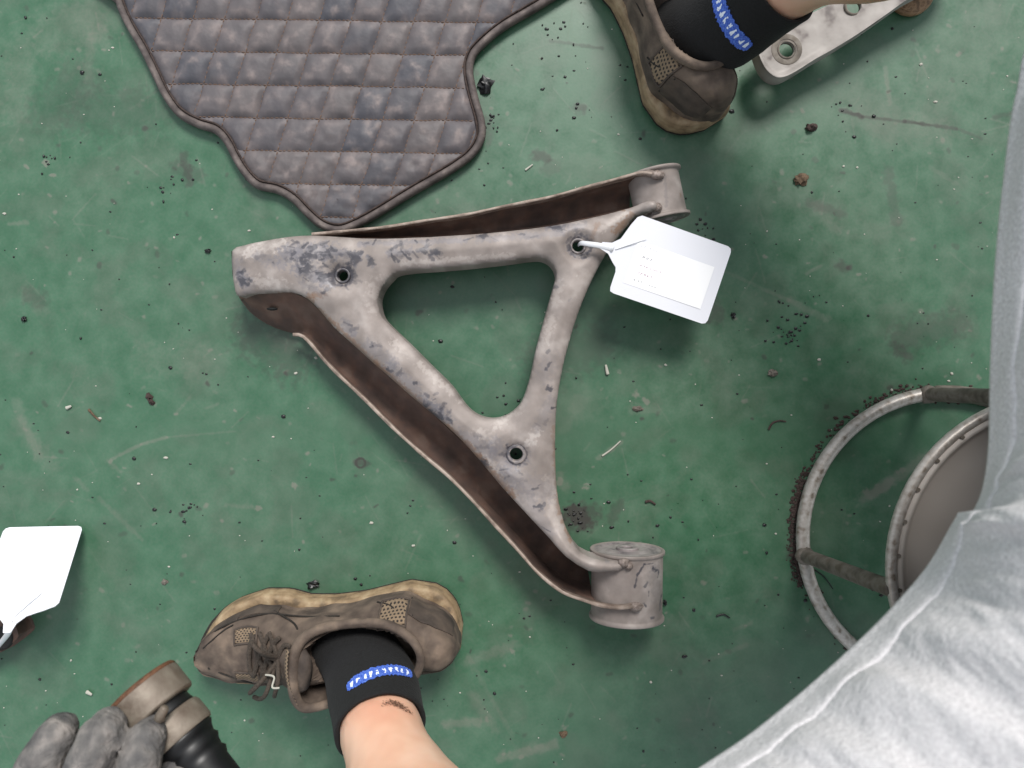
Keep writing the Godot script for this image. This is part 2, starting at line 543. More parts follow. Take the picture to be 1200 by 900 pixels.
func build_floor():
	const W := 1600
	const H := 1200
	const PER := 1000.0          # texture pixels per metre; the sheet repeats every 1.6 x 1.2 m
	var dust := Layer.new(W, H)
	var stain := Layer.new(W, H)
	var off := Vector2(200, 150)
	# scratches and scuffs: u, v, u, v, width, strength
	for s in [[130, 538, 165, 520, 3, .5], [165, 520, 195, 512, 3, .55], [195, 512, 275, 505, 2, .3], [125, 539, 141, 553, 4, .35], [88, 560, 102, 573, 4, .3], [115, 583, 166, 632, 4, .3],
		[18, 470, 45, 535, 9, .3], [20, 495, 60, 545, 14, .3], [205, 485, 222, 465, 3, .3], [240, 478, 255, 473, 3, .3], [265, 591, 295, 594, 4, .3], [545, 775, 603, 756, 9, .4], [522, 848, 562, 845, 8, .5], [586, 887, 650, 872, 9, .6],
		[548, 768, 600, 862, 4, .22], [553, 815, 580, 855, 8, .3], [850, 318, 925, 352, 3, .3], [925, 352, 970, 374, 6, .4], [945, 320, 962, 311, 3, .4], [955, 240, 978, 268, 10, .3], [1037, 80, 1042, 122, 4, .5],
		[700, 537, 728, 518, 4, .5], [740, 480, 770, 478, 9, .3], [655, 558, 662, 570, 9, .4], [107, 40, 103, 90, 9, .35], [118, 30, 124, 55, 8, .25], [10, 262, 32, 260, 4, .5], [660, 500, 680, 470, 14, .18],
		[1020, 580, 1085, 535, 9, .5], [1010, 585, 1040, 565, 9, .4], [690, 470, 640, 470, 30, .2], [1040, 155, 1100, 160, 30, .2], [1090, 195, 1120, 215, 4, .25], [640, 190, 700, 200, 25, .2], [60, 40, 100, 20, 40, .3], [25, 60, 20, 130, 26, .3],
		[175, 420, 230, 425, 30, .25], [825, 775, 875, 755, 4, .3], [1010, 135, 1100, 150, 26, .2], [1110, 300, 1130, 390, 22, .15], [880, 730, 860, 738, 4, .35], [30, 340, 45, 360, 14, .25], [360, 405, 330, 390, 26, .25], [1170, 30, 1100, 90, 50, .2], [455, 690, 470, 640, 16, .14], [40, 870, 20, 830, 40, .14]]:
		var a := Vector2(s[0], s[1]) + off
		var b := Vector2(s[2], s[3]) + off
		dust.stroke(a, b, s[4], s[5], lump, 0.5)
	for i in 520:      # hair scratches
		var a := Vector2(rng.randf() * W, rng.randf() * H)
		var b := a + Vector2.from_angle(rng.randf() * TAU) * rng.randf_range(6, 46)
		dust.stroke(a, b, rng.randf_range(0.9, 1.8), rng.randf_range(0.1, 0.32), lump, 0.3)
	for i in 900:      # pale scuffed dots
		var a := Vector2(rng.randf() * W, rng.randf() * H)
		dust.stroke(a, a + Vector2(rng.randf_range(-3, 3), rng.randf_range(-2, 2)), rng.randf_range(1.3, 3.6), rng.randf_range(0.25, 0.8), lump, 0.5)
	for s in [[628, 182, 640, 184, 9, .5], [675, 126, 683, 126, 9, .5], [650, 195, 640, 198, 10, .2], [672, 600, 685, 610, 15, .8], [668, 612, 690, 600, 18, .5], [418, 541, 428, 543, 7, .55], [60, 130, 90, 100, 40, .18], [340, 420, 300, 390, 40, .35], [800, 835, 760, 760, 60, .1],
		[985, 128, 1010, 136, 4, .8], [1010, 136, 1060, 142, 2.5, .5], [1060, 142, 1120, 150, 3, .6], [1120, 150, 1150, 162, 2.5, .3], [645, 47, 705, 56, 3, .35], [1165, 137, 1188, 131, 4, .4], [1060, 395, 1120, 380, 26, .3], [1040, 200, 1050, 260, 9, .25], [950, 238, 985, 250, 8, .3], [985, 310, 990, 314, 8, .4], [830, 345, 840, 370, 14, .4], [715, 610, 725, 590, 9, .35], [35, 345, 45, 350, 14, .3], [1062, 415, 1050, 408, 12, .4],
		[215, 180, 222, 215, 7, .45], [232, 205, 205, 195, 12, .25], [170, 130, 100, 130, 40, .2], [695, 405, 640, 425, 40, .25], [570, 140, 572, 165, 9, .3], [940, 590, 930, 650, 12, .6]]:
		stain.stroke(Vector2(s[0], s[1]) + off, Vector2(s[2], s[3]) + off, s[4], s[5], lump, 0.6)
	for k in 14:      # a ring left by a washer
		var ang := TAU * k / 14.0
		stain.stroke(Vector2(422, 542) + off + Vector2.from_angle(ang) * 5.5, Vector2(422, 542) + off + Vector2.from_angle(ang + 0.5) * 5.5, 1.8, 0.5, lump, 0.5)
	for q in [[686, 566, 4], [684, 570, 3], [724, 436, 3], [742, 463, 6], [756, 470, 5], [655, 562, 5], [343, 568, 4], [300, 595, 4], [52, 190, 4], [30, 195, 3], [60, 205, 3], [895, 300, 3], [985, 700, 3], [1012, 577, 5], [1030, 572, 6], [1055, 552, 5], [660, 850, 4], [600, 762, 3]]:
		dust.stroke(Vector2(q[0], q[1]) + off, Vector2(q[0] + 2, q[1] + 1) + off, q[2], 1.0, lump, 1.2)
	for i in 300:
		var a := Vector2(rng.randf() * W, rng.randf() * H)
		stain.stroke(a, a + Vector2(rng.randf_range(-4, 4), rng.randf_range(-3, 3)), rng.randf_range(1.2, 4.5), rng.randf_range(0.15, 0.6), lump, 0.6)
	var big := FastNoiseLite.new()
	big.seed = 77
	big.frequency = 0.0048
	big.fractal_octaves = 4
	var bigs := big.get_seamless_image(W, H).get_data()
	big.seed = 78
	big.frequency = 0.03
	big.fractal_octaves = 5
	var mids := big.get_seamless_image(W, H).get_data()
	big.seed = 79
	big.frequency = 0.012
	big.fractal_octaves = 3
	var wet := big.get_seamless_image(W, H).get_data()
	big.seed = 80
	big.frequency = 0.22
	big.fractal_octaves = 3
	var grit := big.get_seamless_image(W, H).get_data()
	var col := PackedByteArray()
	col.resize(W * H * 3)
	var rough := PackedByteArray()
	rough.resize(W * H)
	for i in W * H:
		var b := bigs[i] / 255.0
		var m := mids[i] / 255.0
		var d := clampf(0.15 + smoothstep(0.30, 0.80, b) * 0.15 + (m - 0.5) * 0.14 + (grit[i] / 255.0 - 0.5) * 0.34 + dust.f[i] * 0.95, 0.0, 1.0)
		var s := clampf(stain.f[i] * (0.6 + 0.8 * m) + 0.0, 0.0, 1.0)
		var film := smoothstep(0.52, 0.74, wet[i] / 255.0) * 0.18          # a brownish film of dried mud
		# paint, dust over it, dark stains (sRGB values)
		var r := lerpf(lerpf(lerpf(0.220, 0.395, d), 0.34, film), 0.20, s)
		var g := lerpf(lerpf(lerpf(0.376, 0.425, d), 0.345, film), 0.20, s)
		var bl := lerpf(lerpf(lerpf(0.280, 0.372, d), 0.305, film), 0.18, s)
		col[i * 3] = int(clampf(r + (m - 0.5) * 0.05, 0, 1) * 255)
		col[i * 3 + 1] = int(clampf(g + (m - 0.5) * 0.05, 0, 1) * 255)
		col[i * 3 + 2] = int(clampf(bl + (m - 0.5) * 0.05, 0, 1) * 255)
		rough[i] = int(clampf(0.33 + d * 0.26 + s * 0.2 + (m - 0.5) * 0.15, 0, 1) * 255)
	var mt := StandardMaterial3D.new()
	mt.albedo_texture = ImageTexture.create_from_image(Image.create_from_data(W, H, false, Image.FORMAT_RGB8, col))
	mt.roughness = 1.0
	mt.roughness_texture = ImageTexture.create_from_image(Image.create_from_data(W, H, false, Image.FORMAT_L8, rough))
	mt.metallic_specular = 0.5
	mt.heightmap_enabled = true
	mt.heightmap_texture = mt.roughness_texture
	mt.heightmap_scale = 0.03
	var s := Shape.new()
	var n := 24
	var list := []
	for z in n + 1:
		var row := PackedVector3Array()
		for x in n + 1:
			row.append(Vector3((float(x) / n - 0.5) * 9.6, 0, (float(z) / n - 0.5) * 9.6))
		list.append(row)
	s.rows(list)
	var o := put(s, "floor", mt, null, Vector3.ZERO, Rect2(-0.8, -0.6, 1.6, 1.2))
	o.set_meta("kind", "structure")
	o.set_meta("label", "green painted workshop floor, scuffed, dusty and strewn with grit")
	o.set_meta("category", "floor")

# ---------------------------------------------------------------- the control arm

const PLATE := [270, 293, 283, 287, 305, 282, 335, 277, 365, 275, 400, 277, 445, 279, 500, 277, 550, 274, 595, 270, 645, 264, 690, 255, 720, 248, 745, 241, 758, 237, 767, 239, 767, 247, 757, 250, 745, 254,
	734, 266, 722, 281, 710, 298, 699, 318, 688, 341, 677, 369, 667, 402, 659, 434, 653, 470, 651, 505, 651, 540, 653, 575, 658, 602, 666, 625, 679, 643, 700, 651, 726, 654, 727, 660, 722, 664, 706, 665, 688, 664, 662, 648, 644, 629, 624, 609, 595, 579, 572, 552, 549, 525, 529, 505, 505, 484, 480, 463, 455, 441, 432, 421, 410, 401, 390, 383, 376, 366, 360, 350, 341, 342, 322, 343, 300, 344, 280, 347, 274, 341, 271, 320]
const WINDOW := [470, 317, 530, 312, 588, 306, 626, 301, 640, 303, 649, 311, 652, 322, 649, 335, 638, 374, 629, 407, 621, 444, 613, 468, 605, 479, 594, 487, 578, 491, 560, 487, 545, 475, 528, 452, 505, 429, 480, 404, 456, 381, 446, 369, 442, 352, 446, 338, 456, 325]
const HOLES := [[400, 322, 6.2, 13.0], [678, 287, 6.5, 16.0], [605, 533, 7.5, 12.5]]
const TOP := 0.068

var segs := {}
var plate_poly: PackedVector2Array
var window_poly: PackedVector2Array
var hole_at := []

func add_segs(p: PackedVector2Array):
	for i in p.size():
		var a := p[i]
		var b := p[(i + 1) % p.size()]
		var lo := Vector2i(((a.min(b) - Vector2.ONE * 0.016) / 0.02).floor())
		var hi := Vector2i(((a.max(b) + Vector2.ONE * 0.016) / 0.02).floor())
		for y in range(lo.y, hi.y + 1):
			for x in range(lo.x, hi.x + 1):
				var k := Vector2i(x, y)
				if not segs.has(k): segs[k] = []
				segs[k].append([a, b])

func edge_of(p: Vector2) -> Array:          # [distance to the nearest edge, inside > 0; that point]
	var best := 0.03
	var near := p
	for s in segs.get(Vector2i((p / 0.02).floor()), []):
		var q := Geometry2D.get_closest_point_to_segment(p, s[0], s[1])
		var d := p.distance_to(q)
		if d < best:
			best = d
			near = q
	var inside := Geometry2D.is_point_in_polygon(p, plate_poly) and not Geometry2D.is_point_in_polygon(p, window_poly)
	if inside:
		for h in hole_at:
			var d: float = p.distance_to(h[0]) - h[1]
			if absf(d) < absf(best):
				best = absf(d)
				near = h[0] + (p - h[0]).normalized() * h[1]
			if d < 0.0: inside = false
	return [best if inside else -best, near]

func plate_height(p: Vector2, d: float) -> float:
	var y := TOP
	var r := 0.0105
	if d < r:
		var t := (r - maxf(d, 0.0)) / r
		y -= 0.0075 * (1.0 - sqrt(maxf(0.0, 1.0 - t * t * 0.97)))
	y -= 0.0025 * (1.0 - smoothstep(0.004, 0.022, d))
	for h in hole_at:
		var q: float = p.distance_to(h[0])
		if q < h[2] + 0.006: y -= 0.0022 * (1.0 - smoothstep(h[2] - 0.002, h[2] + 0.005, q))
	# the free ends bend down a little, the whole sheet is not perfectly flat
	y += 0.0011 * soft.get_noise_2d(p.x * 22.0, p.y * 22.0)
	y += 0.024 * smoothstep(0.12, 0.192, p.y)
	y += 0.013 * smoothstep(0.125, 0.155, p.x) * smoothstep(-0.14, -0.19, p.y)
	return y

func arm_paint() -> StandardMaterial3D:
	const W := 1000
	const H := 1000
	var scuff := Layer.new(W, H)
	var chip := Layer.new(W, H)
	for s in [[741, 684, 744, 670, 1.6, .9], [744, 670, 752, 658, 1.6, .9], [752, 658, 763, 658, 1.4, .8], [764, 664, 768, 667, 3.0, .9], [753, 684, 756, 680, 2.2, .7], [772, 668, 770, 676, 1.2, .8], [752, 703, 754, 707, 2.0, .8], [758, 690, 758, 696, 0.9, .7], [761, 722, 765, 722, 2.2, .7], [776, 700, 773, 716, 2.2, .5], [779, 205, 781, 240, 3.0, .25], [765, 665, 770, 700, 10, .18]]:
		chip.stroke((Vector2(s[0], s[1]) - Vector2(260, 185)) * 1.82, (Vector2(s[2], s[3]) - Vector2(260, 185)) * 1.82, s[4] * 1.82, s[5], lump, 0.8)
	var pale := Layer.new(W, H)
	var rust := Layer.new(W, H)
	# u, v, u, v, width, strength: u = 260..810, v = 185..735 at 1.82 texture pixels each
	for s in [[335, 297, 385, 295, 15, .95], [350, 315, 385, 330, 12, .9], [300, 300, 330, 310, 9, .5], [280, 320, 283, 330, 8, .7], [395, 295, 420, 300, 6, .8], [412, 300, 416, 312, 3, .9], [430, 300, 436, 312, 3, .8], [455, 296, 480, 294, 6, .75], [490, 293, 500, 291, 4, .9], [505, 296, 511, 296, 4, .95], [420, 285, 545, 281, 5, .6], [560, 280, 660, 272, 6, .55], [560, 276, 565, 276, 3, .9], [640, 266, 662, 264, 4, .85], [667, 266, 685, 262, 6, .6],
		[400, 322, 400, 323, 16, .75], [678, 287, 679, 287, 18, .6], [605, 533, 606, 534, 17, .6], [580, 520, 600, 560, 15, .5], [590, 560, 640, 575, 18, .35], [630, 500, 645, 470, 10, .35],
		[430, 405, 460, 425, 10, .5], [455, 430, 485, 455, 11, .5], [495, 470, 520, 490, 12, .8], [505, 475, 515, 480, 6, .5], [540, 510, 575, 530, 12, .5], [403, 378, 412, 390, 8, .6], [640, 340, 655, 330, 6, .2], [637, 440, 645, 420, 14, .25], [380, 345, 350, 330, 5, .4], [560, 540, 566, 545, 4, .8], [615, 580, 640, 620, 14, .35], [275, 310, 290, 335, 12, .4]]:
		scuff.stroke((Vector2(s[0], s[1]) - Vector2(260, 185)) * 1.82, (Vector2(s[2], s[3]) - Vector2(260, 185)) * 1.82, s[4] * 1.82, s[5] * 1.0, lump, 0.8)
		# scraped and flaked patches within
		for k in int((s[4] * 2.2 + (Vector2(s[0], s[1]) - Vector2(s[2], s[3])).length() * 0.28) * (s[5] if s[5] > 0.6 else 0.1)):
			var t := rng.randf()
			var o = (Vector2(s[0], s[1]).lerp(Vector2(s[2], s[3]), t) - Vector2(260, 185)) * 1.82 + Vector2(rng.randfn(), rng.randfn()) * s[4] * 0.72
			var ang := rng.randfn() * 0.5 + (0.35 if rng.randf() < 0.5 else -0.5)
			chip.stroke(o, o + Vector2.from_angle(ang) * rng.randf_range(2.0, 20.0), rng.randf_range(1.6, 7.0), rng.randf_range(0.2, 0.85), lump, 0.9)
	for s in [[290, 295, 330, 285, 9, .7], [300, 330, 330, 335, 9, .5], [440, 330, 436, 360, 10, .4], [460, 400, 540, 470, 5, .5], [620, 520, 628, 505, 7, .7], [575, 540, 600, 565, 8, .4], [560, 505, 575, 515, 8, .5], [655, 330, 640, 400, 7, .4], [470, 308, 600, 298, 4, .5], [610, 480, 580, 500, 5, .5], [640, 560, 650, 610, 6, .3], [700, 270, 735, 250, 5, .4]]:
		pale.stroke((Vector2(s[0], s[1]) - Vector2(260, 185)) * 1.82, (Vector2(s[2], s[3]) - Vector2(260, 185)) * 1.82, s[4] * 1.82, s[5], lump, 1.2)
	for s in [[325, 345, 365, 352, 5, .6], [372, 362, 440, 425, 4, .6], [440, 425, 548, 522, 5, .8], [548, 522, 600, 580, 6, .7], [648, 500, 655, 600, 4, .45], [720, 270, 740, 252, 6, .6], [700, 262, 690, 285, 4, .35], [560, 535, 567, 540, 4, .9], [660, 610, 668, 630, 4, .6], [380, 345, 360, 345, 4, .5]]:
		rust.stroke((Vector2(s[0], s[1]) - Vector2(260, 185)) * 1.82, (Vector2(s[2], s[3]) - Vector2(260, 185)) * 1.82, s[4] * 1.82, s[5], lump, 1.0)
	for h in HOLES:
		for k in 26:
			var ang := TAU * k / 26.0 + rng.randf() * 0.2
			var o := (Vector2(h[0], h[1]) - Vector2(260, 185)) * 1.82
			var r: float = h[3] * 1.82 * (rng.randf_range(0.62, 1.0) if h[3] < 17.0 and h[2] < 7.0 else rng.randf_range(0.88, 0.98))
			chip.stroke(o + Vector2.from_angle(ang) * r, o + Vector2.from_angle(ang + 0.35) * r, rng.randf_range(2.5, 5.5) if h[2] < 7.0 else 2.6, rng.randf_range(0.25, 0.75), lump, 1.0)
	for i in 60:
		var a := Vector2(rng.randf() * W, rng.randf() * H)
		var l: Layer = [scuff, pale, rust, scuff][i % 4]
		l.stroke(a, a + Vector2.from_angle(rng.randf() * TAU) * rng.randf_range(1, 9), rng.randf_range(1.0, 3.4), rng.randf_range(0.3, 0.9), lump, 1.0)
	var n := FastNoiseLite.new()
	n.seed = 5
	n.frequency = 0.012
	n.fractal_octaves = 5
	var n1 := n.get_seamless_image(W, H).get_data()
	n.seed = 6
	n.frequency = 0.022
	n.fractal_octaves = 4
	var n2 := n.get_seamless_image(W, H).get_data()
	var col := PackedByteArray()
	col.resize(W * H * 3)
	var ro := PackedByteArray()
	ro.resize(W * H)
	for i in W * H:
		var a := n1[i] / 255.0
		var b := n2[i] / 255.0
		var s := clampf(scuff.f[i] * (0.45 + b * 0.7), 0, 1)
		var k := clampf(chip.f[i] * (0.55 + b * 0.7), 0, 1)
		var p := clampf(pale.f[i] * smoothstep(0.3, 0.6, b + 0.1) + maxf(0.0, a - 0.6) * 1.2, 0, 1)
		var u := clampf(rust.f[i] * (0.5 + b), 0, 1)
		var c := Color(0.495, 0.458, 0.438).lerp(Color(0.60, 0.562, 0.543), clampf(a * 1.6 - 0.3, 0, 1))
		c = c.lerp(Color(0.74, 0.71, 0.69), p * 0.7)
		c = c.lerp(Color(0.47, 0.36, 0.285), u * 0.8)
		c = c.lerp(Color(0.40, 0.395, 0.425), s * 0.78)
		c = c.lerp(Color(0.24, 0.235, 0.26), k * 0.85)
		var g := 1.0 + (b - 0.5) * 0.12
		col[i * 3] = int(clampf(c.r * g, 0, 1) * 255)
		col[i * 3 + 1] = int(clampf(c.g * g, 0, 1) * 255)
		col[i * 3 + 2] = int(clampf(c.b * g, 0, 1) * 255)
		ro[i] = int(clampf(0.62 - s * 0.15 - k * 0.15 + (b - 0.5) * 0.3, 0, 1) * 255)
	var m := StandardMaterial3D.new()
	m.albedo_texture = ImageTexture.create_from_image(Image.create_from_data(W, H, false, Image.FORMAT_RGB8, col))
	m.roughness = 1.0
	m.roughness_texture = ImageTexture.create_from_image(Image.create_from_data(W, H, false, Image.FORMAT_L8, ro))
	m.metallic = 0.15
	m.heightmap_enabled = true
	m.heightmap_texture = m.roughness_texture
	m.heightmap_scale = 0.05
	return m

func rising(list: Array, h0: float, h1: float) -> PackedVector3Array:      # a line that climbs from h0 to h1
	var pts := PackedVector3Array()
	var n := list.size() / 2
	for i in n:
		var t := float(i) / (n - 1)
		pts.append(at(list[i * 2], list[i * 2 + 1], lerpf(h0, h1, t * t)))
	return smooth3(pts, 4)

func wall_between(a: PackedVector2Array, b3: PackedVector3Array, count: int, profile: Callable) -> Array:    # rows of a channel between two lines; profile(t) lists [share towards b, height, extra offset from a]
	var b := PackedVector2Array()
	for p in b3: b.append(Vector2(p.x, p.z))
	var ea := even(a, count)
	var eb := even(b, count)
	var cols := []
	for i in count:
		var line := PackedVector3Array()
		var away := (ea[i] - eb[i]).normalized()
		for q in profile.call(float(i) / (count - 1)):
			var p = ea[i].lerp(eb[i], q[0]) + away * q[2]
			line.append(Vector3(p.x, q[1], p.y))
		cols.append(line)
	return cols

func build_control_arm():
	var base := at(560, 440, 0)
	var root := thing("control_arm", "triangular grey steel suspension control arm with two round bushings lying on the green floor", "control arm", base)
	plate_poly = smooth2(flat(PLATE, TOP - 0.004), true, 2)
	window_poly = smooth2(flat(WINDOW, TOP - 0.004), true, 4)
	for h in HOLES:
		var c := at(h[0], h[1], TOP)
		hole_at.append([Vector2(c.x, c.z), h[2] * 0.00092, h[3] * 0.00092])
	add_segs(plate_poly)
	add_segs(window_poly)
	# the face, a grid whose border is drawn onto the outline
	var cell := 0.0023
	var lo := plate_poly[0]
	var hi := lo
	for p in plate_poly:
		lo = lo.min(p)
		hi = hi.max(p)
	lo -= Vector2.ONE * cell
	var nx := int((hi.x - lo.x) / cell) + 3
	var nz := int((hi.y - lo.y) / cell) + 3
	var dist := PackedFloat32Array()
	var near := PackedVector2Array()
	for z in nz:
		for x in nx:
			var r := edge_of(lo + Vector2(x, z) * cell)
			dist.append(r[0])
			near.append(r[1])
	var s := Shape.new()
	var made := {}
	var kept := {}
	for z in nz - 1:
		for x in nx - 1:
			var q := z * nx + x
			var ins := 0
			for c in [q, q + 1, q + nx, q + nx + 1]:
				if dist[c] > 0.0: ins += 1
			if ins == 0: continue
			kept[q] = true
			var id := []
			for c in [q, q + 1, q + nx + 1, q + nx]:
				if not made.has(c):
					var p: Vector2 = lo + Vector2(c % nx, c / nx) * cell if dist[c] > 0.0 else near[c]
					made[c] = s.add(Vector3(p.x, plate_height(p, maxf(dist[c], 0.0)), p.y))
				id.append(made[c])
			s.quad(id[0], id[1], id[2], id[3])
	# edges turned down all round
	var low := {}
	for q in kept:
		for e in [[-1, q, q + nx], [1, q + nx + 1, q + 1], [-nx, q + 1, q], [nx, q + nx, q + nx + 1]]:
			if kept.has(q + e[0]): continue
			var ids := []
			for k in [1, 2]:
				var vi: int = made[e[k]]
				if not low.has(vi):
					var p := s.v[vi]
					var deep := 0.030
					for h in hole_at:
						if Vector2(p.x, p.z).distance_to(h[0]) < h[1] + 0.003: deep = 0.006
					if Geometry2D.is_point_in_polygon(Vector2(p.x, p.z), lip_zone): deep = 0.007
					low[vi] = s.add(p - Vector3(0, deep, 0))
				ids.append(low[vi])
			s.quad(made[e[1]], made[e[2]], ids[1], ids[0])
	M.arm = arm_paint()
	var b0 := at(260, 185, TOP)
	var b1 := at(810, 735, TOP)
	var rect := Rect2(b0.x, b0.z, b1.x - b0.x, b1.z - b0.z)
	put(s, "face_plate", M.arm, root, base, rect)
	# washer-like pressed rings round the holes
	for k in 3:
		var c: Vector2 = hole_at[k][0]
		var r: float = hole_at[k][1]
		var y := plate_height(c + Vector2(r + 0.003, 0), 0.003)
		var g := Shape.new()
		var out: float = r + (0.0042 if k == 2 else 0.0030)
		g.lathe([Vector2(r + 0.0002, y - 0.004), Vector2(r + 0.0002, y + 0.0006), Vector2(r + 0.001, y + 0.0012), Vector2(out - 0.0008, y + 0.0012), Vector2(out, y + 0.0004), Vector2(out, y - 0.003)], 28, Transform3D(Basis(), Vector3(c.x, 0, c.y)))
		put(g, "hole_collar", M.arm, root, base, rect)
	# the closed end of the arm runs on into the lower channel: one rusty wall
	var a := flat([271, 294, 272, 320, 275, 340, 281, 346, 300, 344, 322, 343, 341, 342, 360, 350, 376, 366, 390, 384, 410, 402, 455, 442, 505, 485, 549, 526, 595, 580, 624, 610, 644, 630, 662, 649, 690, 665], TOP - 0.008)
	var edge := PackedVector3Array()
	for q in [[286, 304, .010], [284, 322, .010], [281, 343, .010], [287, 360, .010], [304, 375, .010], [325, 385.5, .012], [345, 391, .020], [353, 393, .026], [364, 403, .028], [387, 430, .029], [425, 466, .029], [460, 501, .030], [493, 531, .032], [525, 558, .034], [550, 583, .037], [573, 608, .041], [607, 645, .047], [630, 671, .053], [659, 694, .060], [688, 705, .066], [700, 709, .070]]:
		edge.append(at(q[0], q[1], q[2]))
	edge = smooth3(edge, 4)
	var mates := even(PackedVector2Array([Vector2(0, 0), Vector2(1, 0)]), 90)
	var ea := even(a, 90)
	var eb := PackedVector3Array()
	for i in 90:
		var f := mates[i].x * (edge.size() - 1)
		eb.append(edge[int(f)].lerp(edge[mini(int(f) + 1, edge.size() - 1)], f - int(f)))
	var cols := []
	for i in 90:
		# nearest point of the lower edge across the wall, kept in order
		var best := 1e9
		var hit := eb[0]
		var along := float(i) / 89.0
		for k in 357:
			var f := k / 356.0
			if absf(f - along) > 0.16: continue
			var g := f * (edge.size() - 1)
			var p := edge[int(g)].lerp(edge[mini(int(g) + 1, edge.size() - 1)], g - int(g))
			var d := Vector2(p.x, p.z).distance_to(ea[i]) + absf(f - along) * 0.10
			if d < best:
				best = d
				hit = p
		var o := ea[i]
		var away := (o - Vector2(hit.x, hit.z)).normalized()
		var u := smoothstep(0.16, 0.36, along)           # 0 a plain wall, 1 a channel
		var deep := smoothstep(0.52, 0.74, along) * smoothstep(0.98, 0.86, along)
		var line := PackedVector3Array()
		for q in [[0.0, TOP - 0.0085, 0.0, 0.0, TOP - 0.010, 0.001], [0.10, 0.054, 0.0, 0.04, 0.050, 0.004 + 0.016 * deep], [0.30, 0.047, 0.0, 0.16, 0.036, 0.002 + 0.022 * deep], [0.52, 0.038, 0.0, 0.34, 0.024, 0.020 * deep], [0.72, 0.028, 0.0, 0.58, 0.016, 0.0], [0.88, 0.019, 0.0, 0.80, 0.014, 0.0], [0.97, 0.012, 0.0, 0.94, lerpf(0.018, hit.y - 0.008, 0.6), 0.0], [1.0, 0.006, 0.0, 0.985, hit.y - 0.001, 0.0]]:
			var share := lerpf(q[0], q[3], u)
			var p = o.lerp(Vector2(hit.x, hit.z), share) + away * q[5] * u
			line.append(Vector3(p.x, lerpf(q[1], q[4], u), p.y))
		cols.append(line)
	var w := Shape.new()
	w.rows(cols)
	put(w, "lower_channel", M.rust, root)
	var l := Shape.new()
	var b2 := rising([343, 392, 353, 393, 364, 403, 387, 430, 425, 466, 460, 501, 493, 531, 525, 558, 550, 583, 573, 608, 607, 645, 630, 671, 659, 694, 688, 705, 708, 711, 730, 713, 742, 711], 0.030, 0.096)
	lip_line(l, b2, 0.0040, 0.009)
	put(l, "lower_lip", M.lip, root)
	# the upper channel
	var a2 := flat([366, 276, 400, 276, 445, 277, 500, 275, 550, 272, 595, 268, 645, 262, 690, 253, 720, 246, 745, 240], TOP - 0.010)
	var b3 := rising([367, 274, 400, 271, 450, 266, 500, 258, 547, 251, 588, 242, 618, 236, 647, 230, 690, 218, 728, 208, 746, 203], 0.044, 0.064)
	cols = wall_between(a2, b3, 60, func(t: float) -> Array:
		var under := 0.002 + 0.014 * smoothstep(0.2, 1.0, t)
		return [[0, TOP - 0.012, 0.001], [0, 0.046, under], [0, 0.024, under], [0.25, 0.014, 0], [0.6, 0.018, 0], [0.85, 0.034, 0], [0.97, lerpf(0.044, 0.062, t * t), 0]])
	w = Shape.new()
	w.rows(cols)
	put(w, "upper_channel", M.rust, root)
	l = Shape.new()
	lip_line(l, rising([365, 274, 400, 271, 450, 266, 500, 258, 547, 251, 588, 242, 618, 236, 647, 230, 690, 218, 728, 208, 750, 202, 764, 203], 0.046, 0.075), 0.0034, 0.012)
	put(l, "upper_lip", M.lip, root)
	var sl := Shape.new()
	var sp := at(319, 362, 0.044)
	sl.blob(sp, Vector3(0.0065, 0.003, 0.002), 0.0, lump, 10)
	put(sl, "drain_slot", M.black, root)
	# bushings
	bushing(root, at(764, 202, 0.037), at(776, 259, 0.036), 0.0285, 0.0035)
	bushing(root, at(735, 643, 0.041), at(734, 724, 0.041), 0.0395, 0.0022)
	# weld beads
	for q in [[731, 659, .084, 6, 5], [745, 711, .084, 8, 5], [737, 663, .082, 5, 4], [770, 205, .068, 9, 5], [760, 203, .066, 7, 4], [770, 243, .067, 6, 5], [757, 249, .060, 6, 4]]:
		var g := Shape.new()
		var c := at(q[0], q[1], q[2])
		g.blob(c, Vector3(q[3] * 0.001, 0.0045, q[4] * 0.001), 0.22, soft, 12)
		put(g, "weld_bead", M.weld, root)

var lip_zone := flat([330, 338, 365, 345, 395, 380, 460, 438, 552, 520, 600, 575, 664, 640, 700, 662, 690, 720, 640, 700, 520, 580, 350, 410], TOP)

func lip_line(s: Shape, line: PackedVector3Array, thick: float, deep: float):
	var plan := PackedVector2Array()
	var rise := PackedVector2Array()
	var gone := 0.0
	for i in line.size():
		plan.append(Vector2(line[i].x, line[i].z))
		if i: gone += plan[i].distance_to(plan[i - 1])
		rise.append(Vector2(gone, line[i].y))
	var e := even(plan, 80)
	var list := []
	for i in 80:
		var d := (e[mini(i + 1, 79)] - e[maxi(i - 1, 0)]).normalized()
		var n := Vector2(-d.y, d.x) * thick * (0.5 + 0.12 * lump.get_noise_1d(i * 0.13))
		var wob := 0.0006 * lump.get_noise_1d(i * 0.21 + 40.0)
		var y := line[-1].y
		for k in rise.size() - 1:
			if rise[k + 1].x >= gone * i / 79.0:
				y = lerpf(rise[k].y, rise[k + 1].y, clampf((gone * i / 79.0 - rise[k].x) / maxf(rise[k + 1].x - rise[k].x, 1e-6), 0, 1))
				break
		var p := PackedVector3Array()
		for q in [[-1.0, -deep], [-1.0, -0.0012], [-0.6, 0.0], [0.6, 0.0], [1.0, -0.0012], [1.0, -deep]]:
			p.append(Vector3(e[i].x + n.x * q[0], y + q[1] + wob, e[i].y + n.y * q[0]))
		list.append(p)
	list.push_front(list[0].duplicate())
	for k in 6: list[0][k] = (list[1][2] + list[1][3] + list[1][0] + list[1][5]) / 4.0
	s.rows(list, true)

